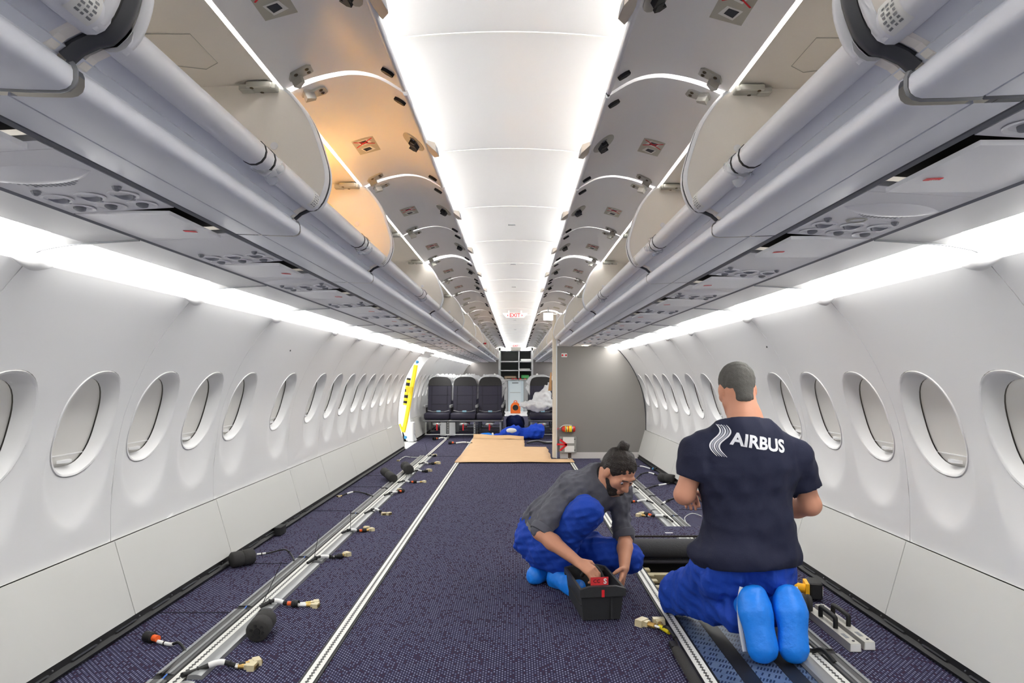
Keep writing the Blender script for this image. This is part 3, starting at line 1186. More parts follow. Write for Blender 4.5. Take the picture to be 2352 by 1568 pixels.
def make_psu(side, y0, L, speaker, detail, label, closed=False):
    t = thing('passenger_service_unit', (side * .98, y0 + L / 2, 1.6), label, 'service panel', 'passenger service units under the %s bins' % SIDE[side])
    q = lambda x, y, dz=0: Vector((side * x, y, psz(x) + dz))
    fD0, fD1 = .455, .765
    # lower plates
    MB().prism([q(XA, y0 + .001), q(XB, y0 + .001), q(XB, y0 + fD0 * L / .813), q(XA, y0 + fD0 * L / .813)], (0, 0, .012)).build('light_panel', M_PSU, t, 0)
    yd0, yd1 = y0 + fD0 * L / .813 + .003, y0 + fD1 * L / .813
    MB().prism([q(XA, yd1 + .003), q(XB, yd1 + .003), q(XB, y0 + L - .001), q(XA, y0 + L - .001)], (0, 0, .012)).build('filler_panel', M_PSU, t, 0)
    # mask compartment, its door hanging ajar on the aisle side
    MB().prism([q(XA, yd0, .022), q(XB, yd0, .022), q(XB, yd1, .022), q(XA, yd1, .022)], (0, 0, .004)).build('compartment', M_PSUIN, t, 0)
    drop = .016
    dr = MB().prism([q(XA + .014, yd0 + .002, -drop), q(XB - .002, yd0 + .002, -.001), q(XB - .002, yd1 - .002, -.001), q(XA + .014, yd1 - .002, -drop)], (0, 0, .010)).build('mask_door', M_PSU, t, 0)
    tg = q(XA + .055, yd0 + .20 * L / .813, -drop - .0012)
    tt = MB().prism([tg + Vector((side * -.018, -.007, .0)), tg + Vector((side * .018, -.007, .0022)), tg + Vector((side * .018, .007, .0022)), tg + Vector((side * -.018, .007, 0))], (0, 0, .0012)).build('red_tag', M_RED, dr, 0)
    if detail:
        mb = MB()
        mb.box(q(XA + .004, (yd0 + yd1) / 2 + .08, .012), (.006, .05, .012))
        mb.box(q(XA + .006, (yd0 + yd1) / 2 + .02, .016), (.006, .03, .010))
        mb.tube([q(XA + .006, yd0 + .02, .012), q(XA + .006, yd0 + .14, .016), q(XA + .006, yd0 + .26, .01)], .004, 5)
        mb.build('mask_valve', M_STEEL, t, 0)
        MB().prism([q(XA + .004, yd0 - .002, .002), q(XA + .12, yd0 - .002, .006), q(XA + .12, yd0 + .004, .010), q(XA + .004, yd0 + .004, .014)], (0, .002, .002)).build('amber_edge', M_AMBER, t, 0)
        text_on('tag_print', 'TEST', .009, M_LABEL, tt, tg + Vector((0, 0, -.0004)), (1, 0, side * .061), (0, 1, 0), ex=.0002)
    # reading lights in a row, air vents in a row
    yl, yv = y0 + .315 * L / .813, y0 + .405 * L / .813
    n = 20 if detail else 10
    for i in range(3):
        x = XA + .05 + i * .078
        o = q(x, yl, 0)
        rl = MB().lathe([(.034, .0), (.034, -.0035), (.030, -.0045), (.027, -.003), (.025, .010), (.0, .011)], o, (0, 0, 1), n, False).build('reading_light', M_PSU, t, 50)
        MB().lathe([(.0255, .0005), (.022, -.001), (.018, .002), (.0, .0035)], o, (0, .35, .94), n, False).build('lens', M_LENS, rl, 50)
        if detail:
            MB().rbox(q(x + .004, yl + .042, -.0015), (.020, .008, .003), .0035, 2).build('switch', M_LENS, t, 40)
        o = q(x + .004, yv, 0)
        av = MB().lathe([(.036, .0), (.035, -.003), (.030, -.002), (.022, .006), (.012, .009)], o, (0, 0, 1), n, False).build('air_vent', M_PSU, t, 50)
        MB().lathe([(.0145, .012), (.014, -.004), (.009, -.007), (.0, -.0075)], o, (0, .25, .97), n, False).build('nozzle', M_PSUD, av, 50)
    if detail:
        for x in (XA + .03, XB - .045):
            MB().lathe([(.011, 0), (.009, -.006), (.004, -.010), (.0, -.0105)], q(x, yl - .06), (0, 0, 1), 8, False).build('chime_button', M_PSUD, t, 0)
    if speaker:
        cx, cy = (XA + XB) / 2 + .005, y0 + .135 * L / .813

        def dome(u, v):
            tt_ = (u - .5) * 2
            hw = .062 * (1 - abs(tt_) ** 2.2)
            yy = cy + (v - .45) * 2 * hw
            zz = -.014 * math.sin(min(max(v, 0), 1) * PI) ** .8 * (1 - tt_ * tt_) ** .7
            return q(cx + tt_ * .122, yy, zz)
        sp = MB().grid(dome, 21, 11).build('speaker_fairing', M_PSU, t, 60)
        if detail:
            mb = MB()
            for r in range(5):
                m = 17 - r * 2
                for k in range(m):
                    xx = cx + (k - (m - 1) / 2) * .0105 + (.012 if r else .012)
                    mb.lathe([(.0036, 0), (.0, .0004)], q(xx, cy + .052 + r * .009 - .02 * abs((k - (m - 1) / 2) / 9) ** 2, -.0008), (0, 0, -1), 6, False)
            tag(mb.build('speaker_grille', M_PSUD, sp, 0), kind='stuff')
    if side > 0 and .9 < y0 < 2.2:
        MB().lathe([(.020, 0), (.022, -.002), (.026, -.002), (.028, 0)], q(.96, yl - .062, -.001), (0, 0, 1), 18, False).build('oval_badge', M_GREYP, t, 60)
    return t


for side in (-1, 1):
    L = .815 if side < 0 else .85
    y = (1.30 - 2 * L) if side < 0 else (1.60 - 2 * L)
    k = 0
    r = 0
    while y < 21.8 - L:
        if y + L > .75 and not (side > 0 and y < 9.75 and y + L > 9.58):
            det = y < 4.5
            make_psu(side, y, L, (k % 2 == 0) if side < 0 else (k % 2 == 0), det, '%s service panel from the camera under the %s bins, mask door ajar' % (ORD[r], SIDE[side]))
            r += 1
        y += L
        k += 1
# ------------------------------------------------------------------ seat tracks
M_TRK_IN = mat('track_slot_grey', (96, 96, 94), .6)
M_COVER = mat('grey_cover', (150, 152, 152), .35, .35, noise=.12, nscale=14)
M_COVERD = mat('grey_cover_dark', (92, 92, 92), .35, .5, noise=.15, nscale=14)
M_BLUEW = mat('blue_wire', (70, 120, 210), .5)
TX1, TX2 = .766, 1.268


def seat_track(x, y0, y1, label, scallop_to):
    t = thing('seat_track', (x, y0, 0), label, 'seat track', 'aluminium seat tracks along the floor')
    MB().extr([(x - .024, .0), (x - .024, .006), (x + .024, .006), (x + .024, .0)], y0, y1, closed=True, caps=True).build('channel', M_TRK_IN, t, 0)
    p = .0254
    mb = MB()
    n = int((min(scallop_to, y1) - y0) / p)
    for s in (-1, 1):
        vs, fs = [], []
        K = 6
        for i in range(n):
            for k in range(K):
                y = y0 + (i + k / K) * p
                a = (k / K - .5) * 2
                w = .0025 + (.0058 * math.sqrt(max(0, 1 - (a / .62) ** 2)) if abs(a) < .62 else 0)
                vs += [(x + s * w, y, .0085), (x + s * .0235, y, .0085)]
        vs += [(x + s * .0025, y0 + n * p, .0085), (x + s * .0235, y0 + n * p, .0085)]
        m = len(vs) // 2
        fs = [(2 * i, 2 * i + 1, 2 * i + 3, 2 * i + 2) for i in range(m - 1)]
        mb.add(vs, fs)
        if scallop_to < y1:
            mb.add([(x + s * .006, y0 + n * p, .0085), (x + s * .0235, y0 + n * p, .0085), (x + s * .0235, y1, .0085), (x + s * .006, y1, .0085)], [(0, 1, 2, 3)])
    mb.build('scalloped_lips', M_TRACK, t, 0)
    return t


seat_track(-TX1, YB, 13.6, 'pale seat track on the left edge of the aisle carpet', 8)
seat_track(TX1, YB, 13.6, 'pale seat track on the right edge of the aisle carpet', 8)
seat_track(-TX2, YB, 13.6, 'outer seat track near the left wall between grey covers', 8)
seat_track(TX2, YB, 13.6, 'outer seat track near the right wall between grey covers', 8)
# dark edging either side of the aisle tracks
for s in (-1, 1):
    for e in (-1, 1):
        o = piece('trim_%d' % (5 + (s > 0) * 2 + (e > 0)), M_BLACK, None, 'box', (s * TX1 + e * .030, (YB + 9.5) / 2, .003), (.009, 9.5 - YB, .006))
        tag(o, 'thin black rubber edging on the %s side of the %s aisle track' % ('left' if e < 0 else 'right', SIDE[s]), 'trim', None, 'structure')


def cover(x0, x1, y0, y1, h, m, name, parent):
    n = 7
    pr = [(x0, 0)] + [(x0 + (x1 - x0) * (.06 + .88 * k / n), h * (.75 + .25 * math.sin(PI * k / n))) for k in range(n + 1)] + [(x1, 0)]
    return MB().extr(pr, y0, y1, closed=True, caps=True).build(name, m, parent, 50)


def cover_run(side, cuts_out, cuts_in, end):
    s = side
    labs = {'o': 'wide grey cable cover beside the outer %s track, wall side, %s piece', 'i': 'pale rounded cable cover beside the outer %s track, aisle side, %s piece'}
    for key, cuts, x0, x1, h, m in (('o', cuts_out, TX2 + .027, TX2 + .105, .016, M_COVERD), ('i', cuts_in, TX2 - .088, TX2 - .027, .020, M_COVER)):
        y = YB
        r = 0
        for (c, g) in cuts + [(end, .06)]:
            a, b = s * x0, s * x1
            lab = (labs[key] % (SIDE[s], ORD[r])) if c > 2.3 else ('grey cable cover running behind the camera, %s side of the %s outer track' % ('wall' if key == 'o' else 'aisle', SIDE[s]))
            t = thing('cable_cover', ((a + b) / 2, (y + c) / 2, 0), lab, 'cable cover', 'cable covers along the outer seat tracks')
            cover(min(a, b), max(a, b), y, c - g / 2, h, m, 'channel', t)
            if key == 'o':
                w = (x1 - x0)
                piece('rib', M_COVER, t, 'box', (s * (x0 + w * .28), (y + c - g / 2) / 2, h * 1.0), (.012, c - g / 2 - y, .005))
                piece('rib', M_COVER, t, 'box', (s * (x0 + w * .80), (y + c - g / 2) / 2, h * .92), (.014, c - g / 2 - y, .005))
            if key == 'o' and 2.3 < c < 6:
                MB().box((s * (x0 + .035), c, .006), (.075, g * .9, .008)).build('gap_lining', M_BLACK, t, 0)
                MB().tube([(s * (x0 + .025), c - g * .5, .013), (s * (x0 + .030), c + g * .5, .013)], .003, 6).build('gap_wire', M_BLUEW, t, 50)
            y = c + g / 2
            if c > 2.3:
                r += 1


cover_run(-1, [(2.62, .05), (3.40, .05), (4.34, .05), (5.72, .05), (7.0, .06), (8.6, .06)], [(2.60, .05), (3.36, .05), (4.22, .05), (5.05, .04), (5.80, .04), (6.60, .04), (7.5, .05), (8.5, .05)], 9.9)
cover_run(1, [(2.86, .05), (4.9, .05), (5.62, .05), (6.55, .06)], [(4.36, .05), (5.05, .04), (5.85, .04), (6.7, .05)], 9.5)

# ------------------------------------------------------------------ loose cables with connectors
M_BLUEC = mat('blue_connector', (60, 150, 205), .4)
M_WHITEW = mat('white_wire', (214, 214, 210), .5)
CAB = 'loose seat cables lying on the carpet'


def V(p, z):
    q = F(p[0], p[1])
    return Vector((q.x, q.y, z))


def dconn(o, d, parent, s=1.0, body=M_CREAM):
    s *= 1.12
    # flat trapezoid multi-pin connector with gold backshell
    d = Vector((d.x, d.y, 0)).normalized()
    w = Vector((-d.y, d.x, 0))
    u = Vector((0, 0, 1))
    bs = MB().tube([o, o + d * .022 * s], .0075 * s, 8).build('backshell', M_GOLD, parent, 40)
    a, b = o + d * .020 * s, o + d * .058 * s
    mb = MB()
    mb.prism([a - w * .010 * s - u * .007 * s, a + w * .010 * s - u * .007 * s, a + w * .010 * s + u * .007 * s, a - w * .010 * s + u * .007 * s], d * .012 * s)
    c = a + d * .012 * s
    mb.prism([c - w * .019 * s - u * .009 * s, c + w * .019 * s - u * .009 * s, c + w * .017 * s + u * .009 * s, c - w * .017 * s + u * .009 * s], d * .022 * s)
    pc = mb.build('plug', body, parent, 0)
    e = c + d * .022 * s
    MB().prism([e - w * .014 * s - u * .005 * s, e + w * .014 * s - u * .005 * s, e + w * .012 * s + u * .005 * s, e - w * .012 * s + u * .005 * s], d * .004 * s).build('socket', M_BRASS, pc, 0)


def rconn(o, d, parent, s=1.0, band=M_ORANGE):
    s *= 1.2
    d = Vector((d.x, d.y, 0)).normalized()
    MB().tube([o - d * .002, o + d * .016 * s], .0095 * s, 10).build('collar', band, parent, 40)
    pc = MB().lathe([(.010 * s, .016 * s), (.015 * s, .018 * s), (.016 * s, .030 * s), (.015 * s, .031 * s), (.0155 * s, .045 * s), (.012 * s, .046 * s), (.011 * s, .034 * s), (.0, .034 * s)], o, d, 12, False).build('plug', M_BLACK, parent, 40)
    return pc


def cable(pts, label, heads, r=.0065, wire=None, sleeve=(.55, .8), group=CAB, name='seat_cable', base_h=.02, mast=None, ties=True):
    """pts: pixel points on the carpet from the track outwards; heads: (kind, dpx, dpy, scale) from the far end."""
    n = len(pts)
    r *= 1.2
    P3 = []
    for i, p in enumerate(pts):
        z = base_h if i == 0 else r + .004 + (.02 if i == n // 2 and n > 2 else 0)
        P3.append(V(p, z))
    path = bez(P3, 7)
    t = thing(name, (P3[0].x, P3[0].y, 0), label, 'cable', group)
    MB().tube(path, r, 7).build('wire', wire or M_WIRE, t, 60)
    m = len(path) - 1
    if sleeve:
        a, b = int(m * sleeve[0]), max(int(m * sleeve[1]), int(m * sleeve[0]) + 1)
        MB().tube(path[a:b + 1], r * 1.22, 8).build('label_sleeve', M_LABEL, t, 50)
    if ties and m > 6:
        for q in (.4, .9):
            i = int(m * q)
            MB().tube([path[i] - (path[i + 1] - path[i]).normalized() * .003, path[i] + (path[i + 1] - path[i]).normalized() * .003], r * 1.5, 8).build('tie', M_BLACK, t, 40)
    end = path[-1]
    d0 = (path[-1] - path[-3]).normalized()
    for (k, ax, s, off) in heads:
        ca, sa = math.cos(ax), math.sin(ax)
        d = Vector((d0.x * ca - d0.y * sa, d0.x * sa + d0.y * ca, 0))
        o = Vector((end.x, end.y, max(.010 * s, .008)))
        if off:
            st = o.copy()
            o = o + d * off
            MB().tube([st - d0 * .01, st + d * off * .5, o], r * .8, 6).build('lead', M_LABEL if k == 'd' else M_WIRE, t, 50)
        o.z = .010 * s if k == 'd' else .017 * s
        if k == 'd':
            dconn(o, d, t, s)
        elif k == 'k':
            rconn(o, d, t, s)
        elif k == 'b':
            rconn(o, d, t, s, M_BLACK)
        elif k == 'c':
            rconn(o, d, t, s, M_BLUEC)
    if mast:
        q = path[int(m * mast[0])]
        MB().tube([q, q + Vector((mast[2], 0, mast[1]))], .0018, 5).build('tie_tail', M_BLACK, t, 0)
    return t


LI = 'on the carpet inside the left outer track'
cable([(418, 1562), (449, 1549), (503, 1540), (540, 1536)], 'thick cable bundle with two cream plugs, nearest the camera on the left', [('d', .35, 1.15, .03), ('d', -.25, 1.15, .015), ('b', .05, .7, .0)], .0085)
cable([(598, 1402), (630, 1394), (662, 1393)], 'cable with two gold plugs and an orange collared plug behind the foam muffler', [('k', -.1, 1.0, .0), ('d', .25, 1.05, .09), ('d', -.05, 1.0, .10)], .008, mast=(.1, .22, .10))
cable([(706, 1300), (735, 1290), (765, 1284)], 'cable with one large cream plug and a tall tie tail, by the left rail', [('d', .2, 1.25, .05), ('b', -.25, .9, .01)], .0075, mast=(.35, .16, .03))
cable([(785, 1230), (805, 1226), (826, 1223)], 'cable ending in two gold plugs and one black plug beside the left rail', [('k', -.2, .9, .0), ('d', .75, 1.1, .07), ('d', .1, 1.1, .05)], .007, mast=(.5, .14, .0))
cable([(838, 1184), (860, 1177), (878, 1180)], 'cable with a pair of cream plugs lying side by side by the left rail', [('d', .25, 1.1, .02), ('d', -.35, 1.0, .0)], .007)
cable([(883, 1142), (900, 1138), (918, 1132)], 'cable with one raised gold plug and two small red collared plugs', [('k', .4, 1.0, .0), ('k', -.3, 1.0, .0), ('d', .5, 1.1, .1)], .007)
cable([(913, 1112), (930, 1111), (945, 1110)], 'cable with a straight gold plug beyond the foam cylinder', [('k', .0, 1.0, .0), ('d', .05, 1.1, .10)], .007, mast=(.6, .16, .01))
cable([(944, 1088), (960, 1086), (972, 1085)], 'cable with a single bent gold plug near the far end of the left rail', [('d', .5, 1.6, .04), ('b', -.2, 1.0, .0)], .007)
cable([(962, 1069), (975, 1068), (988, 1067)], 'cable with one cream plug, second from the far end of the left rail', [('b', -.2, 1.0, .0), ('d', .15, 1.6, .05)], .007)
cable([(983, 1051), (990, 1050), (995, 1049)], 'cable with short cream plug at the far end of the left rail', [('b', -.2, .9, .0), ('d', .3, 1.5, .02)], .007, mast=(.1, .2, -.05))
# wall side, left
cable([(370, 1560), (400, 1530), (424, 1502), (410, 1492), (392, 1485), (362, 1478)], 'looped black cable with white sleeve and black and orange plug by the left wall', [('k', 0, 1.3, .0)], .0055, sleeve=(.75, 1.0))
cable([(675, 1294), (672, 1281), (655, 1272), (620, 1272), (590, 1276)], 'thin black cable arching from the left rail to the foam muffler', [], .0045, sleeve=(.85, 1.0))
cable([(856, 1144), (845, 1137), (815, 1136), (785, 1140)], 'thin dark cable reaching across to the left wall', [('d', 0, .8, 0)], .0055, sleeve=(.75, .9))
cable([(962, 1053), (945, 1051), (930, 1053), (917, 1058)], 'thin white cable on the wall side near the far end of the left rail', [('d', 0, .9, 0)], .004, M_WHITEW, None)
# by the seats
cable([(1030, 1010), (1015, 1009), (1003, 1010)], 'cable with red and white sleeve in front of the triple seats', [('k', 0, 1.6, 0)], .008, sleeve=(.2, .8))
cable([(1085, 1020), (1065, 1020), (1042, 1020)], 'long white sleeved cable lying before the cardboard sheet', [('k', 0, 1.6, 0)], .009, sleeve=(.2, .9), mast=(.5, .25, 0))
# right side
cable([(1545, 1203), (1525, 1194), (1495, 1188)], 'cable with two cream plugs beside the crouching worker, right track', [('k', 0, 1.1, 0), ('d', .35, 1.2, .05), ('d', -.25, 1.3, .05)], .007)
cable([(1500, 1160), (1480, 1156), (1458, 1155)], 'short white sleeved cable with red plug by the right track', [('k', 0, .9, 0)], .006, sleeve=(.4, .9))
cable([(1466, 1127), (1456, 1124), (1447, 1124)], 'short dark cable with white end by the far right track', [], .006, sleeve=(.5, 1))
cable([(1456, 1108), (1470, 1092), (1490, 1091), (1512, 1094)], 'dark cable arching to the foam muffler by the right wall', [], .006, sleeve=(.7, .9))
cable([(1458, 1075), (1475, 1076), (1500, 1080)], 'thin cable with blue plug by the right wall', [('c', 0, 1.3, 0)], .005, sleeve=(.4, .9))
cable([(1482, 1128), (1500, 1119), (1530, 1118), (1538, 1112)], 'pair of grey cables bunched by the right track near the far foam muffler', [], .006, sleeve=(.5, .7), mast=(.6, .1, 0))
cable([(1520, 1164), (1532, 1153), (1560, 1151), (1600, 1156)], 'black cable looping from the right track towards the kneeling worker', [], .007, sleeve=(.1, .25))
cable([(1577, 1208), (1573, 1190), (1590, 1186), (1612, 1187)], 'thin white wire loop beside the kneeling worker', [], .0025, M_WHITEW, None, ties=False)
cable([(1560, 1500), (1553, 1475), (1535, 1458), (1522, 1450)], 'black cable with yellow sleeve and metal connectors beside the open floor hatch', [('d', .35, 1.5, .05), ('d', -.45, 1.4, .035)], .006, sleeve=None)
t = [o for o in bpy.data.objects if o.type == 'EMPTY' and 'yellow sleeve' in o.get('label', '')][0]
MB().tube([V((1537, 1460), .016), V((1515, 1446), .016)], .010, 8).build('yellow_sleeve', mat('yellow_sleeve', (226, 208, 30), .5), t, 50)
cable([(1842, 1500), (1865, 1502), (1890, 1512), (1918, 1530)], 'black cable crossing the outer right track beside the shoe covers', [], .0085, sleeve=None, ties=False)

# black cover tube beside the hatch
t = thing('cover_tube', V((1590, 1540), 0), 'black rubber cover tube lying along the right aisle track beside the hatch', 'cover')
MB().extr([(TX1 - .062 + .022 * math.cos(a), .012 + .018 * math.sin(a)) for a in np.linspace(0, 2 * PI, 13)[:-1]], 2.0, 2.88, closed=True, caps=True).build('tube', M_FOAM, t, 50)
MB().box((TX1 - .062, 2.93, .012), (.03, .06, .018)).build('end_clip', M_BLACK, t)

# ------------------------------------------------------------------ foam mufflers
def muffler(a, b, r, label, split=.45, disc=False):
    a, b = Vector(a), Vector(b)
    d = (b - a)
    L = d.length
    d.normalize()
    t = thing('foam_muffler', ((a + b) / 2)[:2] + (0,), label, 'muffler', 'black foam mufflers on the carpet')
    MB().lathe([(.0, 0), (r * .8, 0), (r, r * .2), (r, L * split - r * .15), (r * .9, L * split)], a, d, 20, False).build('sleeve', M_FOAM, t, 50)
    MB().lathe([(r * .9, L * split), (r * 1.03, L * split + r * .12), (r * 1.03, L - r * .15), (r * .9, L), (.0, L)], a, d, 20, False).build('cap', M_FOAM, t, 50)
    if disc:
        mb = MB()
        u = d.orthogonal().normalized()
        w = d.cross(u)
        for k in range(6):
            an = 2 * PI * k / 6
            mb.box(b + d * .002 + (u * math.cos(an) + w * math.sin(an)) * r * .55, (.01, .01, .004), Matrix((u * math.cos(an) + w * math.sin(an), -u * math.sin(an) + w * math.cos(an), d)).transposed())
        mb.lathe([(r * .3, .0), (r * .28, .006), (0, .006)], b, d, 14, False)
        tag(mb.build('vent_face', M_BLACK, t, 0))
    return t


muffler(F(612, 1420, .05), F(590, 1450, .05), .048, 'black foam muffler with slotted end face in front of the cable bundles, left', .5, True)
muffler(F(530, 1286, .05), F(582, 1276, .05), .046, 'double foam muffler lying against the foot of the left wall', .5)
muffler(F(882, 1082, .08), F(904, 1099, .052), .046, 'leaning foam cylinder beside the left rail', .5)
muffler(F(930, 1069, .08), F(940, 1079, .066), .055, 'squat foam dome just behind the foam cylinder', .5)
muffler(F(1515, 1095, .05), F(1548, 1100, .05), .047, 'foam muffler at the foot of the right wall by the worker elbow', .5)
muffler(F(1815, 1385, .055), F(1862, 1390, .05), .05, 'foam muffler beside the yellow drill', .75)
piece('rail_box', M_BLACK, None, 'rbox', (-1.71, 5.02, .035), (.05, .12, .06), .006, 2)
tag(bpy.data.objects['rail_box'], 'small black box on the kick rail at the left wall', 'box')

# ------------------------------------------------------------------ open hatch in the right-hand floor
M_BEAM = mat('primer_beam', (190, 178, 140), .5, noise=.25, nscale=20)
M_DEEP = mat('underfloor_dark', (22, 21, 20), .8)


def printed_floor():
    m = bpy.data.materials.new('printed_floor_panel')
    m.use_nodes = True
    nt = m.node_tree
    L = nt.links.new
    b = nt.nodes['Principled BSDF']

    def mt(op, a, c=None):
        n = nt.nodes.new('ShaderNodeMath')
        n.operation = op
        for i, x in enumerate((a, c)):
            if x is None:
                continue
            if isinstance(x, (int, float)):
                n.inputs[i].default_value = x
            else:
                L(x, n.inputs[i])
        return n.outputs[0]
    tc = nt.nodes.new('ShaderNodeTexCoord')
    mp = nt.nodes.new('ShaderNodeMapping')
    mp.inputs['Rotation'].default_value = (0, 0, .5)
    L(tc.outputs['Object'], mp.inputs[0])
    sp = nt.nodes.new('ShaderNodeSeparateXYZ')
    L(mp.outputs[0], sp.inputs[0])
    u = mt('DIVIDE', sp.outputs[0], .0125)
    v = mt('DIVIDE', sp.outputs[1], .05)
    uf, vf = mt('FRACT', u), mt('FRACT', v)
    mk = mt('MULTIPLY', mt('GREATER_THAN', uf, .45), mt('MULTIPLY', mt('GREATER_THAN', vf, .22), mt('LESS_THAN', vf, .8)))
    cb = nt.nodes.new('ShaderNodeCombineXYZ')
    L(mt('FLOOR', u), cb.inputs[0])
    L(mt('FLOOR', v), cb.inputs[1])
    wn = nt.nodes.new('ShaderNodeTexWhiteNoise')
    L(cb.outputs[0], wn.inputs['Vector'])
    mk = mt('MULTIPLY', mk, mt('GREATER_THAN', wn.outputs['Value'], .12))
    nz = nt.nodes.new('ShaderNodeTexNoise')
    nz.inputs['Scale'].default_value = 9
    nz.inputs['Detail'].default_value = 6
    L(tc.outputs['Object'], nz.inputs['Vector'])
    ba = nt.nodes.new('ShaderNodeMix')
    ba.data_type = 'RGBA'
    ba.inputs[6].default_value = lin((70, 92, 124)) + (1,)
    ba.inputs[7].default_value = lin((112, 130, 156)) + (1,)
    L(nz.outputs['Fac'], ba.inputs[0])
    mx = nt.nodes.new('ShaderNodeMix')
    mx.data_type = 'RGBA'
    L(mk, mx.inputs[0])
    L(ba.outputs[2], mx.inputs[6])
    mx.inputs[7].default_value = lin((34, 46, 80)) + (1,)
    L(mx.outputs[2], b.inputs['Base Color'])
    b.inputs['Roughness'].default_value = .28
    b.inputs['Metallic'].default_value = .2
    return m


fp = thing('floor_panel', ((HX0 + HX1) / 2, 2.7, 0), 'bare blue printed floor panel with black tape strips under the kneeling worker', 'floor panel')
MB().box(((HX0 + HX1) / 2, (HY0 + 3.50) / 2, -.012), (HX1 - HX0 - .004, 3.50 - HY0, .016)).build('panel', printed_floor(), fp, 0)
for x in (.935, 1.12):
    MB().box((x, (HY0 + 3.45) / 2, -.0035), (.07, 3.45 - HY0 - .02, .0012)).build('tape_strip', mat('black_tape', (14, 15, 19), .5), fp, 0)
hb = thing('floor_opening', (1.02, 3.9, -.3), 'dark opening in the floor with cream beams below', 'floor hatch')
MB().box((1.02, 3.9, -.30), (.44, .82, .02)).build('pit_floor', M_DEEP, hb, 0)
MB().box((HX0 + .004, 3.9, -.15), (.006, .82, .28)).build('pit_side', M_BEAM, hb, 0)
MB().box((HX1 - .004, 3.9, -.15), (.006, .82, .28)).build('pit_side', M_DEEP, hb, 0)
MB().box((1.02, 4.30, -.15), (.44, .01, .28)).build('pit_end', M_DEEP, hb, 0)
MB().box((1.02, 4.10, -.045), (.44, .05, .05)).build('cross_beam', M_BEAM, hb, 0)
MB().box((1.02, 3.515, -.03), (.44, .022, .05)).build('cross_beam', M_BEAM, hb, 0)
for k in range(6):
    MB().rbox((HX0 + .022, 3.58 + k * .115, -.012), (.034, .05, .014), .006, 2).build('bracket', M_BEAM, hb)
MB().tube(bez([(HX0 + .03, 3.60, -.02), (HX0 + .07, 3.66, .015), (HX0 + .10, 3.60, .01), (HX0 + .10, 3.55, -.03)], 6), .005, 6).build('ground_strap', M_LABEL, hb, 50)

# rolled carpet and the board lying on it
rr = .062
yr = 4.34
roll = thing('carpet_roll', (1.02, yr, 0), 'thick roll of dark grey carpet lying across the right tracks', 'carpet roll')
mb = MB()
mb.lathe([(.0, 0), (rr * .96, 0), (rr, .006), (rr, .56), (rr * .97, .566), (0, .566)], (.735, yr, rr + .009), (1, 0, 0), 28, False)
mb.build('roll', mat('carpet_backing', (66, 66, 68), .85, bump=.25, bscale=120), roll, 50)
sp_ = []
for k in range(60):
    a = k * .38
    q = rr * (1 - k / 66)
    sp_.append((.732, yr + q * math.cos(a), rr + .009 + q * math.sin(a)))
MB().tube(sp_, .002, 4).build('spiral_edge', M_BLACK, roll, 0)
MB().box((1.0, yr - .055, .0045), (.53, .08, .008)).build('loose_end', mat('carpet_backing2', (40, 38, 44), .9), roll)
bd = thing('floor_board', (.96, yr + .14, .135), 'thin dark board resting on top of the carpet roll', 'board')
MB().box((.965, yr + .16, .1395), (.60, .26, .012)).build('board', mat('board_brown', (52, 44, 42), .6), bd)
MB().box((.965, yr + .165, .1462), (.59, .25, .0015)).build('board_carpet', M_CARPET, bd)
MB().box((1.02, yr + .10, .1474), (.05, .018, .001)).build('sticker', M_LABEL, bd)
MB().tube([(.72, yr + .02, .146), (.72, yr + .02, .16)], .004, 6).build('pin', M_BLACK, bd)
# ------------------------------------------------------------------ bulkhead on the right
M_TEX = mat('grey_bulkhead_laminate', (140, 136, 132), .75, noise=.10, nscale=180, bump=.05, bscale=500)
M_DOORW = mat('door_frame_white', (228, 230, 232), .4)
M_YEL = mat('strap_yellow', (240, 214, 40), .5)
BY = 9.62


def section_poly(x0, ztop, n=16, z0=.09):
    pts = [(x0, z0), (x0, ztop)]
    pts += [(1.12, ztop), (1.30, ztop - .02), (1.45, 1.535)]
    for z in np.linspace(1.52, .40, n):
        pts.append((interp(WALLT, z) - .004, z))
    pts += [(1.843, .36), (1.82, .25), (1.785, .14), (1.768, .09)]
    return pts


bk = thing('bulkhead', (1.2, BY, 0), 'grey fabric-textured class divider bulkhead filling the right side', 'bulkhead')
MB().prism([(p[0], BY, p[1]) for p in section_poly(.60, 1.582)], (0, .07, 0)).build('panel', M_TEX, bk, 0)
edge = [(p[0], BY - .004, p[1]) for p in section_poly(.60, 1.582)][4:]
MB().tube(edge, .006, 6).build('edge_trim', M_DARK, bk, 60)
MB().rbox((.565, BY + .03, 1.02), (.062, .10, 2.03), .018, 3).build('post', M_CREAMW, bk, 40)
MB().rbox((.590, BY + .026, 1.02), (.014, .104, 2.03), .004, 2).build('post_strip', M_DOORW, bk, 40)
MB().box((1.20, BY + .03, .045), (1.12, .06, .088)).build('kick_plate', mat('kick_plate', (214, 208, 204), .4), bk)
MB().box((.775, BY - .003, .045), (.045, .006, .075)).build('kick_slot', mat('brown_slot', (92, 72, 60), .7), bk)
MB().rbox(tuple(P(1296, 815.5, BY - .003)), (.08, .004, .055), .005, 2, axis=1).build('placard', M_LABEL, bk)
for px in (1292, 1300):
    MB().lathe([(.014, 0), (.013, .002), (0, .002)], P(px, 815.5, BY - .005), (0, -1, 0), 10).build('placard_mark', M_RED, bk)
sb = piece('sign_box', mat('sign_white', (240, 240, 240), .4, emit=(255, 255, 252), es=.5), None, 'rbox', (.445, 9.0, 1.945), (.13, .05, .10), .01, 2)
tag(sb, 'blank white lit sign box hanging beside the top of the bulkhead post', 'sign')
MB().tube([(.445, 9.0, 1.99), (.445, 9.0, 2.07)], .008, 6).build('hanger', M_DOORW, sb)

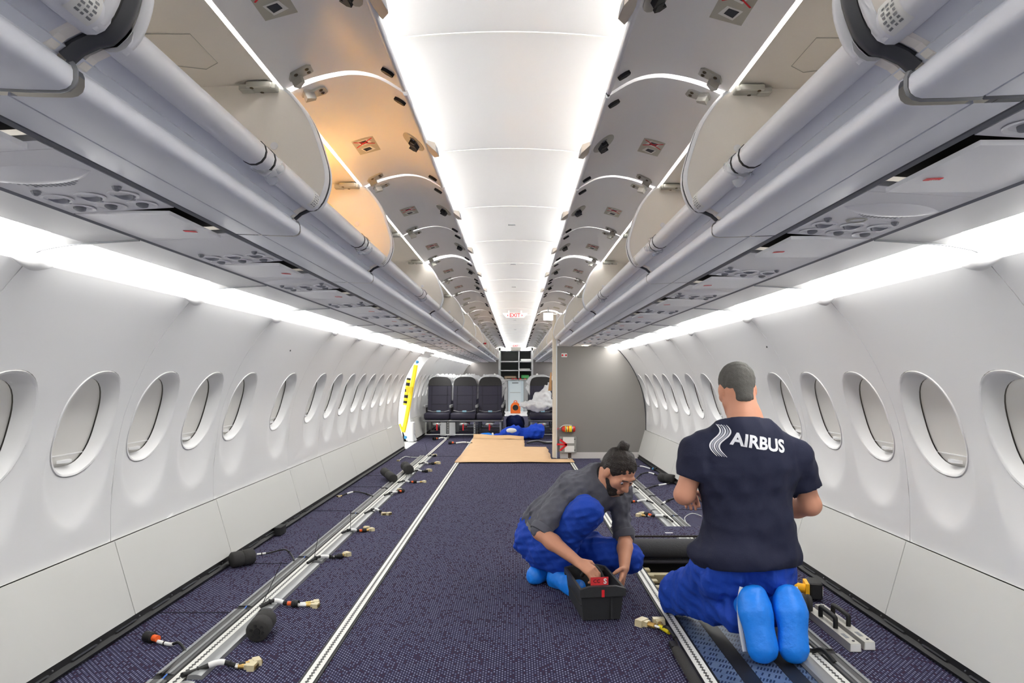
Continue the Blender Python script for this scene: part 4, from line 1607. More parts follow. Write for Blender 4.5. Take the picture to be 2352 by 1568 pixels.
# fire extinguisher
ex = thing('fire_extinguisher', P(1301, 985, BY), 'small red fire extinguisher with yellow label clamped on the bulkhead', 'extinguisher')
c0, c1 = P(1290, 985, BY - .055), P(1320, 985, BY - .055)
M_EXR = mat('extinguisher_red', (206, 40, 26), .3)
MB().lathe([(.0, 0), (.018, .0), (.036, .018), (.043, .035), (.043, .175), (.034, .19), (.0, .192)], c0, (1, 0, 0), 20, False).build('cylinder', M_EXR, ex, 50)
MB().lathe([(.0437, .045), (.0437, .085)], c0, (1, 0, 0), 20, False).build('label', mat('label_yellow', (244, 214, 30), .5), ex, 50)
MB().lathe([(.0437, .100), (.0437, .150)], c0, (1, 0, 0), 20, False).build('label', MATS['label_yellow'], ex, 50)
for x in (.055, .14):
    MB().lathe([(.046, x), (.047, x + .003), (.047, x + .012), (.046, x + .015)], c0, (1, 0, 0), 16, False).build('clamp_band', M_STEEL, ex, 50)
MB().rbox(c0 + Vector((-.018, 0, 0)), (.03, .03, .03), .006, 2).build('valve', M_STEEL, ex)
MB().tube(bez([c0 + Vector((-.03, 0, .01)), c0 + Vector((.02, -.01, .05)), c0 + Vector((.09, -.01, .056)), c0 + Vector((.14, 0, .05))], 5), .005, 6).build('lever', M_LABEL, ex, 50)
MB().tube([c0 + Vector((-.03, -.01, 0)), c0 + Vector((-.055, -.015, .016)), c0 + Vector((-.06, -.015, -.012))], .004, 6).build('pin_tag', M_RED, ex, 50)
MB().box((c0 + c1) / 2 + Vector((0, .047, 0)), (.16, .014, .05)).build('bracket', M_STEEL, ex)

# equipment box with the red ribbon
eb = thing('equipment_box', P(1305, 1040, BY), 'grey flat box with white paper labels and red ribbon on the bulkhead', 'box')
MB().rbox(P(1304.5, 1021, BY - .0275), (.236, .05, .228), .008, 3, axis=1).build('case', mat('box_grey', (150, 150, 146), .5), eb)
for (px, py, w, h) in ((1306, 1010.5, .155, .088), (1308, 1030.5, .135, .086)):
    MB().box(P(px, py, BY - .0535), (w, .002, h)).build('paper_label', M_LABEL, eb)
for (px, py) in ((1290.5, 1008.5), (1320, 1008.5), (1290.5, 1033.5), (1320, 1033.5)):
    MB().lathe([(.008, 0), (.007, .004), (0, .004)], P(px, py, BY - .0535), (0, -1, 0), 8).build('screw', M_BLACK, eb)
A = [P(1286, 1009, BY - .057), P(1302, 1021, BY - .057), P(1286, 1034, BY - .057), P(1279, 1020, BY - .057)]
for q_ in (A[0], A[2], A[3]):
    d_ = (A[1] - q_).normalized()
    n_ = Vector((-d_.z, 0, d_.x)) * .013
    MB().prism([q_ - n_, A[1] - n_, A[1] + n_, q_ + n_], (0, -.003, 0)).build('ribbon', M_RED, eb, 0)

# ------------------------------------------------------------------ open exit on the left
dr = thing('door_1', (-1.8, 11.4, 0), 'open exit doorway in the left wall with white frame, daylight outside', 'doorway', None, 'structure')


def jamb(y0, y1, dep):
    zs = list(np.linspace(.02, .40, 5)) + list(np.linspace(.46, 1.50, 14))
    mb = MB()
    dl = [(.02, 1.745), (.06, 1.757), (.14, 1.79), (.25, 1.825), (.40, 1.853)]
    wx = lambda z: interp(WALLT, z) if z >= .40 else np.interp(z, [d[0] for d in dl], [d[1] for d in dl])
    for (ya, off0, yb, off1) in ((y0, 0, y0, dep), (y1, 0, y1, dep), (y0, 0, y1, 0)):
        mb.add([(-(wx(z) + off0), ya, z) for z in zs] + [(-(wx(z) + off1), yb, z) for z in zs],
               [(i, i + 1, len(zs) + i + 1, len(zs) + i) for i in range(len(zs) - 1)])
    return mb


jamb(10.80, 10.87, .10).build('near_jamb', M_DADO, dr, 40)
jamb(12.02, 12.15, .17).build('far_jamb', M_DOORW, dr, 40)
MB().rbox((-1.83, 12.05, .18), (.10, .20, .34), .02, 3).build('jamb_foot', M_DOORW, dr, 40)
MB().extr([(-1.40, 1.556), (-1.47, 1.53), (-1.52, 1.475), (-1.66, 1.49), (-1.60, 1.60)], 10.85, 12.13, closed=True, caps=True).build('header', M_DOORW, dr, 40)
MB().box((-1.90, 11.45, -.01), (.36, 1.2, .03)).build('sill', mat('sill_metal', (225, 226, 224), .3, .3), dr)
cpts = [P(955, 838, 11.62), P(951, 862, 11.62), P(945, 893, 11.6), P(938, 935, 11.6), P(931, 972, 11.6), P(926, 992, 11.6)]
yb = thing('barrier_post', (cpts[-1].x, 11.6, cpts[-1].z), 'yellow safety barrier post with hazard stripes standing in the exit doorway', 'barrier')
MB().tube(bez(cpts, 5), .036, 6, flat=.5).build('post', M_YEL, yb, 40)
hp = [P(939, 868, 11.9), P(934, 900, 11.9), P(930, 930, 11.9)]
hp = bez(hp, 5)
for i in range(len(hp) - 1):
    MB().tube([hp[i], hp[i + 1]], .034, 6, flat=.4).build('hazard_stripe', M_YEL if i % 2 else M_BLACK, yb, 40)
MB().box(P(940, 894, 11.55), (.10, .05, .09)).build('clamp', mat('clamp_yellow', (220, 190, 20), .5), yb)
MB().tube([P(935, 940, 11.6), P(942, 940, 11.6)], .012, 6).build('cross_tube', M_YEL, yb)
MB().tube([P(925, 991, 11.6), P(918, 973, 11.6)], .018, 6).build('foot_strut', M_YEL, yb)
for (px, py) in ((957, 831), (930, 1004)):
    MB().lathe([(.03, 0), (.02, .03), (.0, .03)], P(px, py, 11.6), (1, -.4, 0), 8).build('knob', M_BLUEC, yb)
lp = piece('emergency_light', M_DARK, None, 'rbox', P(951.5, 990, 12.30), (.03, .09, .18), .02, 3)
lp.rotation_euler = (0, 0, 0)
tag(lp, 'dark vertical floor-path lamp set in the dado behind the exit', 'lamp')

# ------------------------------------------------------------------ cardboard sheet
M_CARD = mat('cardboard', (226, 190, 148), .8, noise=.10, nscale=7, two=(214, 176, 134))
cb = thing('cardboard_sheet', F(1180, 1045), 'large tan cardboard sheet laid over the aisle carpet', 'cardboard')


def card(u, v):
    # v runs from the front edge to the raised back flap
    y = 9.10 + 3.05 * v
    xl = [-.80, -.80, -.80, -.78, -.765, -.76][min(int(v * 5), 5)]
    xl = -.80 + .05 * v
    xr = .80 if v < .12 else (.515 + .01 * math.sin(y * 9) if v < .645 else .16 + .01 * math.sin(y * 17))
    x = xl + (xr - xl) * u
    z = .012 + .004 * math.sin(y * 5 + x * 2) + .002 * math.sin(x * 9)
    if v > .80:
        z += (v - .80) / .2 * .03 * (1.2 - .6 * u)
    return (x, y, z)


vs, fs = [], []
rows = [0, .04, .08, .119, .121, .2, .3, .4, .5, .6, .644, .646, .72, .78, .84, .9, .95, 1.0]
for v in rows:
    for i in range(15):
        p = card(i / 14, v)
        j = .012 * math.sin(i * 2.3 + 1) if v == 1.0 else 0
        vs.append((p[0], p[1] + j, p[2]))
m = len(vs)
for r in range(len(rows) - 1):
    for i in range(14):
        fs.append((r * 15 + i, r * 15 + i + 1, (r + 1) * 15 + i + 1, (r + 1) * 15 + i))
o = MB().add(vs, fs).build('sheet', M_CARD, cb, 40)
md = o.modifiers.new('thick', 'SOLIDIFY')
md.thickness = .005
mb = MB().grid(lambda u, v: (-.745 + .90 * u, 12.16 + .08 * v, .045 - .015 * u + .07 * v * (1 - .25 * u) + .006 * math.sin(u * 11)), 16, 5)
o = mb.build('back_flap', M_CARD, cb, 40)
md = o.modifiers.new('thick', 'SOLIDIFY')
md.thickness = .005
cp = thing('cardboard_strip', P(1268, 880, 9.9), 'curled brown cardboard scrap tucked behind the bulkhead post', 'cardboard')
MB().grid(lambda u, v: tuple(P(1267 - 8 * v * u - 3 * (1 - v) * u, 855 + 42 * v, 9.85 + .1 * u)), 6, 9).build('strip', mat('cardboard_brown', (178, 134, 84), .8), cp, 40)
ot = thing('floor_cables', (.62, 11.9, .0), 'bundle of grey cables on the floor beyond the cardboard sheet', 'cables')
for k in range(3):
    MB().tube(bez([(.20 + k * .02, 11.55 + k * .08, .03), (.38, 11.62 + k * .06, .05), (.52, 11.55 + k * .09, .03), (.75, 11.65 + k * .05, .03)], 6), .016, 6).build('wire', [M_WIRE, M_STEEL, M_MID][k], ot, 50)

# ------------------------------------------------------------------ passenger seats
M_LEATH = mat('navy_leather', (44, 42, 58), .5, spec=.3, bump=.06, bscale=60)
M_HEADR = mat('charcoal_leather', (40, 39, 40), .5, spec=.3, bump=.06, bscale=60)
M_STITCH = mat('stitch_dark', (30, 29, 38), .7)
M_ARM = mat('armrest_grey', (138, 140, 142), .4)
M_WRAP = mat('bubble_wrap', (238, 240, 242), .25, alpha=.42, bump=.9, bscale=28, spec=.8)
M_BELT = mat('belt_webbing', (46, 46, 54), .8, noise=.5, nscale=60, two=(170, 170, 176))


def seat_row(cx, y0, label, wrap=True):
    t = thing('seat_row', (cx, y0, 0), label, 'airline seats', 'rows of airline seats at the rear')
    for k in range(3):
        x = cx + (k - 1) * .492
        # cushion
        mb = MB()
        mb.rbox((x, y0 + .20, .405), (.480, .46, .125), .045, 4, axis=0)
        mb.build('cushion', M_LEATH, t, 50)
        # backrest, leaning back
        R = Matrix.Rotation(math.radians(-13), 3, 'X')
        o = Vector((x, y0 + .46, .46))

        def bp(u, z, d):
            return o + R @ Vector((u, d, z))
        ring = []
        w = .222
        prof = [(-w, 0), (-w, .40), (-w, .54), (-w + .012, .60), (-w + .035, .645), (-w + .075, .672), (-.10, .685), (0, .69)]
        prof = prof + [(-p[0], p[1]) for p in prof[-2::-1]]
        half = len(prof)
        mb = MB()
        front = [bp(p[0], p[1], -.045) for p in prof]
        mid = [bp(p[0] * 1.03, p[1] * 1.012, -.01) for p in prof]
        back = [bp(p[0] * .97, p[1], .07) for p in prof]
        vs = front + mid + back
        fs = [(r * half + i, r * half + i + 1, (r + 1) * half + i + 1, (r + 1) * half + i) for r in range(2) for i in range(half - 1)]
        fs += [tuple(range(half - 1, -1, -1)), tuple(2 * half + i for i in range(half)), (0, half, 2 * half, 3 * half - 1, 2 * half - 1, half - 1)]
        b = mb.add(vs, fs).build('backrest', M_LEATH, t, 50)
        hp_ = [p for p in prof if p[1] >= .50]
        hp_ = [(-w, .51)] + hp_ + [(w, .51)]
        MB().prism([bp(p[0] * 1.012, p[1] * 1.004, -.052) for p in hp_], R @ Vector((0, .075, 0))).build('headrest', M_HEADR, b, 40)
        for (p, q) in (((-.15, .02), (-.15, .50)), ((.15, .02), (.15, .50)), ((-.21, .325), (.21, .325)), ((-.15, .15), (.15, .15))):
            MB().tube([bp(p[0], p[1], -.047), bp(q[0], q[1], -.047)], .0035, 4).build('seam', M_STITCH, b, 0)
        MB().box(bp(0, .688, -.02), (.16, .03, .006)).build('red_tab', mat('red_tab', (190, 60, 60), .6), b)
        # belt lying on the cushion, light blue buckle tag
        MB().tube(bez([(x - .20, y0 + .30, .50), (x - .09, y0 + .22, .478), (x, y0 + .25, .485), (x + .11, y0 + .22, .478), (x + .20, y0 + .30, .50)], 5), .02, 6, flat=.45).build('belt', M_BELT, t, 50)
        MB().rbox((x + .01, y0 + .21, .487), (.08, .03, .03), .01, 2).build('buckle_tag', mat('pale_blue_tag', (160, 205, 225), .5), t)
        # life vest pouch with red pull tag
        MB().lathe([(.0, -.085), (.03, -.07), (.042, -.02), (.042, .02), (.03, .07), (.0, .085)], (x, y0 + .06, .255), (1, 0, 0), 12, False).build('vest_pouch', mat('clear_pouch', (196, 198, 198), .15, .6), t, 50)
        MB().box((x + .004, y0 + .008, .20), (.026, .006, .12)).build('pull_tag', M_RED, t)
    for k in range(4):
        x = cx + (k - 1.5) * .492
        MB().rbox((x, y0 + .27, .585), (.045, .38, .055), .018, 3).build('armrest', M_ARM, t, 40)
        MB().rbox((x, y0 + .45, .50), (.03, .06, .18), .012, 2).build('arm_support', M_HEADR, t, 40)
    MB().tube([(cx - .75, y0 + .03, .318), (cx + .75, y0 + .03, .318)], .020, 10).build('front_spar', M_STEEL, t, 40)
    MB().tube([(cx - .74, y0 + .40, .318), (cx + .74, y0 + .40, .318)], .020, 10).build('rear_spar', M_STEEL, t, 40)
    sx = -1 if cx < 0 else 1
    for xl in (sx * TX2, sx * TX1):
        mb = MB()
        mb.rbox((xl, y0 + .10, .155), (.034, .03, .29), .006, 2)
        mb.build('leg', M_ALU, t)
        for k in range(5):
            MB().lathe([(.009, 0), (.009, .002), (0, .002)], (xl, y0 + .084, .08 + k * .045), (0, -1, 0), 8).build('leg_hole', M_BLACK, t, 0)
        MB().tube([(xl, y0 + .12, .27), (xl, y0 + .46, .03)], .012, 6).build('brace', M_ALU, t)
        MB().rbox((xl, y0 + .28, .018), (.04, .46, .022), .008, 2).build('track_foot', M_STEEL, t)
    MB().tube([(cx - .72, y0 + .05, .06), (cx + .72, y0 + .05, .06)], .011, 8).build('baggage_bar', M_ALU, t, 40)
    for x in (cx - .70, cx + .70):
        MB().tube([(x, y0 + .05, .06), (x, y0 + .05, .31)], .011, 8).build('bar_post', M_ALU, t, 40)
    for dx in (-.085, .085):
        MB().rbox((sx * TX2 + dx, y0 + .12, .165), (.115, .16, .25), .008, 2).build('electronics_box', mat('box_light_grey', (196, 200, 202), .4), t)
    if wrap:
        s = SDF((cx - .86, y0 + .30, .42), (cx + .86, y0 + .98, 1.26), .022)
        for k in range(3):
            x = cx + (k - 1) * .492
            s.ell((x, y0 + .63, .86), (.265, .085, .33), .05, R=np.array(Matrix.Rotation(math.radians(-13), 3, 'X')))
            s.ell((x, y0 + .69, 1.05), (.25, .085, .13), .05)
        s.wrinkle(.016, 55, int(cx * 10 + y0 * 3) % 97)
        s.mesh('bubble_wrap', M_WRAP, t)
    return t


s1 = seat_row(-.978, 12.78, 'front row of three navy leather seats on the left, wrapped in bubble wrap')
s2 = seat_row(1.005, 12.78, 'front row of navy seats on the right, half hidden by the bulkhead')
for i in range(1, 4):
    c = copy_tree(s1, (-.978 - .0, 12.78 + .80 * i, 0))
    c['label'] = '%s row of bubble-wrapped seats on the left, behind the front row' % ORD[i]
    c = copy_tree(s2, (1.005, 12.78 + .80 * i, 0))
    c['label'] = '%s row of bubble-wrapped seats on the right, behind the front row' % ORD[i]

bw = thing('bubble_wrap_sheet', (.52, 12.5, .5), 'loose crumpled sheet of clear bubble wrap heaped on the right front seat', 'bubble wrap')
s = SDF((.05, 12.25, .40), (.80, 12.80, 1.10), .016)
s.ell((.42, 12.55, .62), (.26, .12, .10), .06)
s.ell((.52, 12.62, .76), (.16, .10, .16), .06)
s.ell((.24, 12.52, .64), (.14, .08, .05), .06)
s.cone((.56, 12.6, .7), (.62, 12.66, .98), .12, .05, .06)
s.wrinkle(.022, 48, 11)
s.mesh('sheet', mat('bubble_wrap_dense', (236, 238, 240), .25, alpha=.62, bump=.9, bscale=30, spec=.8), bw)

# ------------------------------------------------------------------ blue clothing of a lying worker, dark blue bag
M_BLUE = mat('royal_blue_cloth', (8, 66, 190), .85, bump=.12, bscale=90)
M_NAVY2 = mat('dark_blue_cloth', (12, 34, 96), .95, bump=.12, bscale=90)
M_COVERB = mat('sky_blue_plastic', (18, 128, 236), .45, bump=.3, bscale=45)
M_COVERW = mat('white_elastic', (226, 228, 228), .7)
hp_ = thing('blue_workwear', (.05, 12.35, 0), 'bright blue work trousers and shoe cover of a worker lying in the aisle', 'clothes')  # heap shaped as the legs of a worker lying on the floor
s = SDF((-.75, 12.12, 0), (.55, 12.95, .34), .014)
s.chain([(-.42, 12.4, .06), (-.20, 12.45, .10), (.0, 12.5, .13), (.2, 12.5, .10), (.42, 12.55, .14)], [.05, .07, .12, .10, .14], .05)
s.ell((-.10, 12.42, .12), (.14, .10, .09), .05)
s.ell((.36, 12.5, .12), (.14, .14, .13), .05)
s.wrinkle(.016, 40, 3)
s.wrinkle(.006, 90, 13)
s.mesh('cloth', M_BLUE, hp_, .0)
s = SDF((-.75, 12.2, 0), (-.30, 12.6, .22), .012)
s.ell((-.52, 12.36, .07), (.15, .07, .06), .03)
s.wrinkle(.006, 50, 4)
s.mesh('shoe_cover', M_COVERB, hp_, .0)
MB().lathe([(.055, 0), (.062, .015), (.055, .03)], (-.42, 12.36, .075), (1, .1, .1), 12).build('white_cuff', M_COVERW, hp_, 50)
s = SDF((-.25, 12.25, .08), (.12, 12.5, .30), .012)
s.ell((-.07, 12.36, .17), (.10, .04, .05), .03)
s.mesh('white_lining', M_COVERW, hp_)
h2 = thing('dark_blue_bag', (.02, 14.5, 0), 'dark blue crumpled fabric bag in the aisle between the seat rows', 'bag')
s = SDF((-.32, 14.0, 0), (.34, 15.2, .55), .02)
s.ell((.01, 14.5, .14), (.20, .34, .19), .05)
s.ell((-.05, 14.7, .20), (.15, .2, .12), .05)
s.wrinkle(.016, 26, 5)
s.mesh('bag', M_NAVY2, h2, .0)

# ------------------------------------------------------------------ orange blower
bl = thing('orange_blower', (-.01, 20.9, 0), 'small orange floor blower with round black intake at the rear of the aisle', 'blower')
bz = .07
mb = MB()
ringp = [(.15 * math.cos(a), .20 + .15 * math.sin(a)) for a in np.linspace(0, PI, 13)] + [(-.15, .02), (.15, .02)]
mb.prism([(p[0] - .01, 20.8, p[1]) for p in ringp], (0, .22, 0))
mb.build('housing', mat('blower_orange', (238, 112, 26), .45), bl, 40)
MB().lathe([(.09, 0), (.085, -.02), (.05, -.005), (0, -.004)], (-.01, 20.80, .19), (0, 1, 0), 18, False).build('intake', M_BLACK, bl, 40)
MB().lathe([(.105, 0), (.108, -.012), (.09, -.014)], (-.01, 20.80, .19), (0, 1, 0), 18, False).build('intake_ring', mat('blower_orange2', (250, 130, 40), .45), bl, 40)
MB().tube(bez([(-.06, 20.9, .34), (-.04, 20.9, .39), (.02, 20.9, .39), (.04, 20.9, .34)], 5), .012, 6).build('handle', MATS['blower_orange'], bl, 40)
pl = piece('floor_plate', mat('white_plate', (226, 228, 230), .5), None, 'box', (.0, 20.9, .005), (.9, 2.6, .01))
tag(pl, 'white protective plate on the aisle floor under the blower', 'floor plate')

# ------------------------------------------------------------------ rear partitions and galley
GY = 21.9
for s in (-1, 1):
    o = thing('wall_rear_' + SIDE[s], (s * 1.2, GY, 0), 'grey rear partition on the %s beside the galley' % SIDE[s], 'wall', None, 'structure')
    pts = [(s * p[0], GY, p[1]) for p in section_poly(.56, 2.06, 16, 0)]
    MB().prism(pts, (0, .05, 0)).build('panel', mat('rear_grey', (118, 114, 112), .75, noise=.08, nscale=120), o, 0)
    MB().lathe([(.035, 0), (.03, .01), (0, .01)], (s * .68, GY - .001, 1.20), (0, -1, 0), 12).build('call_button', M_LABEL, o)
ga = thing('galley', (0, 22.6, 0), 'rear galley unit with open grey shelf compartments above a pale trolley bay', 'galley')
M_GAL = mat('galley_frame', (236, 238, 238), .4)
M_GALIN = mat('galley_inside', (150, 152, 148), .7)
MB().box((0, 23.3, 1.05), (1.3, .04, 2.1)).build('back_panel', M_GALIN, ga)
for (x, w) in ((-.53, .06), (.53, .06), (.10, .035)):
    MB().box((x, 22.65, 1.52 if abs(x) < .3 else 1.03), (w, 1.2, 1.06 if abs(x) < .3 else 2.06)).build('upright', M_GAL, ga)
for z in (2.02, 1.62, 1.33, 1.03):
    MB().box((0, 22.65, z), (1.1, 1.2, .03 if z < 2 else .10)).build('shelf', M_GAL, ga)
MB().box((0, 22.3, .50), (.50, .5, 1.0)).build('trolley_bay', mat('pale_blue_panel', (206, 220, 226), .4), ga)
MB().box((-.02, 22.04, .55), (.36, .02, .82)).build('bay_door', mat('pale_blue_panel2', (216, 228, 232), .4), ga)
MB().box((-.02, 22.025, .93), (.2, .012, .018)).build('door_handle', M_DARK, ga)
MB().box((-.02, 22.027, .62), (.34, .006, .012)).build('door_line', M_GALIN, ga)
for x in (-.38, .38):
    MB().box((x, 22.2, .5), (.24, .3, 1.0)).build('side_panel', mat('side_panel', (170, 172, 172), .5), ga)
MB().box((-.01, 22.02, 1.075), (.56, .04, .02)).build('latch_rail', M_BLACK, ga)
for x in (-.1, .0, .14, .3):
    MB().box((x, 22.0, 1.06), (.07, .03, .028)).build('red_latch', M_RED, ga)
for (x, z, w, h, m) in ((.33, 1.655, .34, .07, M_LABEL), (.28, 1.365, .36, .05, M_LABEL)):
    tag(piece('tray_stack', m, None, 'rbox', (x, 22.4, z + .002 + h / 2 - .02), (w, .4, h), .02, 2), 'stack of white trays on the %s galley shelf' % ('upper right' if z > 1.5 else 'middle right'), 'trays')
tag(piece('brown_paper', mat('brown_paper', (176, 156, 132), .8, bump=.5, bscale=20), None, 'rbox', (-.18, 22.35, 1.10), (.40, .3, .10), .04, 3), 'crumpled brown paper on the lowest galley shelf', 'paper')
tag(piece('green_bag', mat('green_plastic', (92, 188, 112), .5, bump=.5, bscale=20), None, 'rbox', (.30, 22.35, 1.12), (.26, .3, .13), .04, 3), 'green plastic bag on the lowest galley shelf', 'bag')
MB().box((0, 21.98, 2.03), (.32, .06, .13)).build('mount_box', M_GREYP, ga)
for x in (-.24, .24):
    MB().box((x, 21.99, 1.985), (.34, .03, .035)).build('strip_light', mat('galley_strip', (255, 255, 255), .5, emit=(255, 255, 255), es=9.0), ga)
MB().box((0, 22.0, 2.14), (1.4, .04, .14)).build('soffit', M_GAL, ga)

# ------------------------------------------------------------------ exit signs and a handle on the far left bin
for (yy, zz, nm) in ((11.0, 2.135, 'near'), (21.3, 2.09, 'far')):
    e = thing('exit_sign', (0, yy, zz), ('white ceiling sign with red EXIT lettering halfway down the cabin' if nm == 'near' else 'small white ceiling sign with red EXIT lettering above the galley'), 'sign', 'exit signs')
    MB().prism([(-.20, yy, zz + .04), (-.14, yy, zz - .035), (.14, yy, zz - .035), (.20, yy, zz + .04)], (0, .05, 0)).build('body', mat('exit_white', (244, 244, 244), .4, emit=(255, 255, 255), es=.03), e, 0)
    text_on('lettering', 'EXIT', .085, M_RED, e, (0, yy - .002, zz + .002), (1, 0, 0), (0, 0, 1), .002)
    for sg in (-1, 1):
        MB().prism([(sg * .125, yy - .002, zz + .002), (sg * .108, yy - .002, zz + .024), (sg * .108, yy - .002, zz - .020)], (0, -.001, 0)).build('arrow', M_RED, e, 0)
    if nm == 'near':
        for x in (-.1, .1):
            MB().tube([(x, yy + .025, zz + .03), (x, yy + .025, 2.22)], .008, 6).build('hanger', M_LABEL, e)
rt = thing('red_pull_tag', (-.60, 14.2, 1.76), 'red and black pull tag sticking out of a far left bin', 'tag')
MB().tube([P(1102, 788, 12.5), P(1113, 788.5, 12.5)], .010, 6).build('rod', M_BLACK, rt)
MB().tube([P(1112, 788.5, 12.5), P(1117, 788.5, 12.5)], .016, 6).build('tag', M_RED, rt)
# warm work lamp left in the third bin
wl = thing('work_lamp', (-.66, 2.4, 1.71), 'small yellow work lamp glowing inside the third left bin', 'lamp')
MB().rbox((-.625, 2.24, 1.738), (.05, .22, .03), .012, 3).build('case', M_YEL, wl)
wm = mat('warm_lens', (255, 220, 150), .4, emit=(255, 190, 96), es=24)
MB().rbox((-.76, 2.62, 1.742), (.06, .12, .012), .01, 2).build('lens', wm, wl)
MB().tube([(-.64, 2.34, 1.735), (-.70, 2.45, 1.735), (-.75, 2.57, 1.738)], .006, 6).build('lead', M_YEL, wl, 50)
# ------------------------------------------------------------------ people
M_SKIN = mat('skin_tan', (206, 148, 118), .55, noise=.10, nscale=30, bump=.04, bscale=300)
M_SKIN2 = mat('skin_tan_light', (212, 152, 124), .55, noise=.10, nscale=30, bump=.04, bscale=300)
M_HAIRD = mat('dark_brown_hair', (34, 25, 20), .6, bump=.8, bscale=140)
M_HAIRG = mat('cropped_grey_hair', (98, 96, 92), .8, noise=.3, nscale=240, bump=.5, bscale=400)
M_SHIRT = mat('charcoal_shirt', (88, 89, 98), .85, bump=.10, bscale=150)
M_SHIRTD = mat('black_undershirt', (24, 24, 27), .9)
M_NAVYT = mat('navy_tshirt', (20, 25, 52), .85, bump=.10, bscale=150)
M_TROUS = mat('royal_blue_trousers', (2, 60, 168), .8, bump=.12, bscale=120)
M_EYEW = mat('eye_white', (226, 222, 216), .3)
M_IRIS = mat('iris_dark', (36, 24, 18), .3)


def frame_of(front, up):
    f = Vector(front).normalized()
    u = Vector(up)
    u = (u - f * u.dot(f)).normalized()
    r = f.cross(u)
    return Matrix((r, f, u)).transposed()


def head_sdf(s, c, R, neck, nr=.056):
    Rn = np.array(R)
    q = lambda x, y, z: np.array(c) + Rn @ np.array((x, y, z))
    s.ell(q(0, -.014, .030), (.077, .096, .088), .02, R=Rn)
    s.ell(q(0, .020, -.045), (.060, .068, .072), .03, R=Rn)
    s.cone(q(-.022, .056, -.098), q(.022, .056, -.098), .022, .022, .03)
    s.cone(q(-.056, .0, -.062), q(-.022, .05, -.096), .022, .02, .03)
    s.cone(q(.056, .0, -.062), q(.022, .05, -.096), .022, .02, .03)
    s.cone(q(0, -.03, -.03), neck, nr, nr * 1.12, .03)
    s.cone(q(-.034, .080, .022), q(.034, .080, .022), .013, .013, .012)
    for e in (-1, 1):
        s.ell(q(e * .042, .058, -.022), (.026, .026, .024), .02)
        s.ell(q(e * .032, .100, .001), (.019, .017, .012), .012, 'd')
        s.ell(q(e * .079, -.006, -.010), (.010, .022, .033), .008, R=Rn)
    s.cone(q(0, .086, .004), q(0, .108, -.034), .009, .0125, .012)
    s.cone(q(-.013, .094, -.038), q(.013, .094, -.038), .009, .009, .008)
    s.cone(q(-.020, .083, -.064), q(.020, .083, -.064), .0085, .0085, .006)
    s.cone(q(-.017, .080, -.077), q(.017, .080, -.077), .0085, .0085, .006)
    return q


def hand_sdf(s, wrist, d, palm, side, curl=.9, spread=.06, thumb_in=.5, scale=1.0):
    """d: direction of the hand, palm: direction the palm faces, side: +1/-1 which side the thumb leaves."""
    d = Vector(d).normalized()
    n = Vector(palm)
    n = (n - d * n.dot(d)).normalized()
    w = d.cross(n) * side                      # towards the thumb
    W0 = Vector(wrist)
    k = scale
    for i, t in enumerate((.026, .009, -.009, -.026)):
        s.cone(W0 + w * t * .6 * k + d * .012 * k, W0 + w * t * k + d * .082 * k, .013 * k, .0125 * k, .012)
    for i, (t, L) in enumerate(((.029, .078), (.010, .088), (-.010, .082), (-.029, .064))):
        p = W0 + w * t * k + d * .086 * k
        ang = curl * (.55 + .05 * i)
        dd = (d + w * t * spread * 20).normalized()
        r = .0098 * k
        for j, fr in enumerate((.45, .31, .24)):
            a = ang * (1 + .25 * j)
            dd = (dd * math.cos(a) + n * math.sin(a)).normalized()
            nn = n
            q = p + dd * L * fr * k
            s.cone(p, q, r, r * .92, .003)
            n_ = (n - dd * n.dot(dd))
            n = n_.normalized() if n_.length > 1e-3 else n
            p, r = q, r * .92
        n = Vector(palm)
        n = (n - d * n.dot(d)).normalized()
    p = W0 + w * .026 * k + d * .026 * k
    dd = (w * .75 + d * .62 + n * .25 * thumb_in).normalized()
    s.cone(p, p + dd * .036 * k, .0145 * k, .0115 * k, .010)
    p = p + dd * .036 * k
    dd = (w * .25 + d * .9 + n * thumb_in).normalized()
    s.cone(p, p + dd * .030 * k, .0112 * k, .0105 * k, .003)
    p = p + dd * .030 * k
    dd = (d * .85 - w * .1 + n * thumb_in * 1.3).normalized()
    s.cone(p, p + dd * .024 * k, .0105 * k, .008 * k, .003)


# ---------------- crouching worker
pa = thing('person', (.35, 3.75, 0), 'crouching worker with hair bun and beard, charcoal shirt, blue trousers, hand in toolbox', 'person')
pel = Vector((.185, 3.92, .235))
wst = P(1268, 1200, 3.89)
che = P(1332, 1145, 3.84)
upc = P(1368, 1118, 3.80)
nek = P(1392, 1098, 3.77)
shR, elR, wrR = P(1302, 1128, 3.72), P(1240, 1222, 3.62), P(1326, 1289, 3.47)
shL, elL, wrL = P(1420, 1128, 3.86), P(1436, 1236, 3.78), P(1434, 1305, 3.60)
hd = P(1421, 1083, 3.71)
hR = frame_of((.42, -.62, -.62), (.30, -.35, 1.0))
hipR, kneeR, anR = Vector((.20, 3.83, .21)), P(1349, 1172, 3.57), Vector((.262, 3.78, .085))
hipL, kneeL, anL = Vector((.27, 3.97, .20)), P(1446, 1281, 3.76), Vector((.215, 3.97, .09))

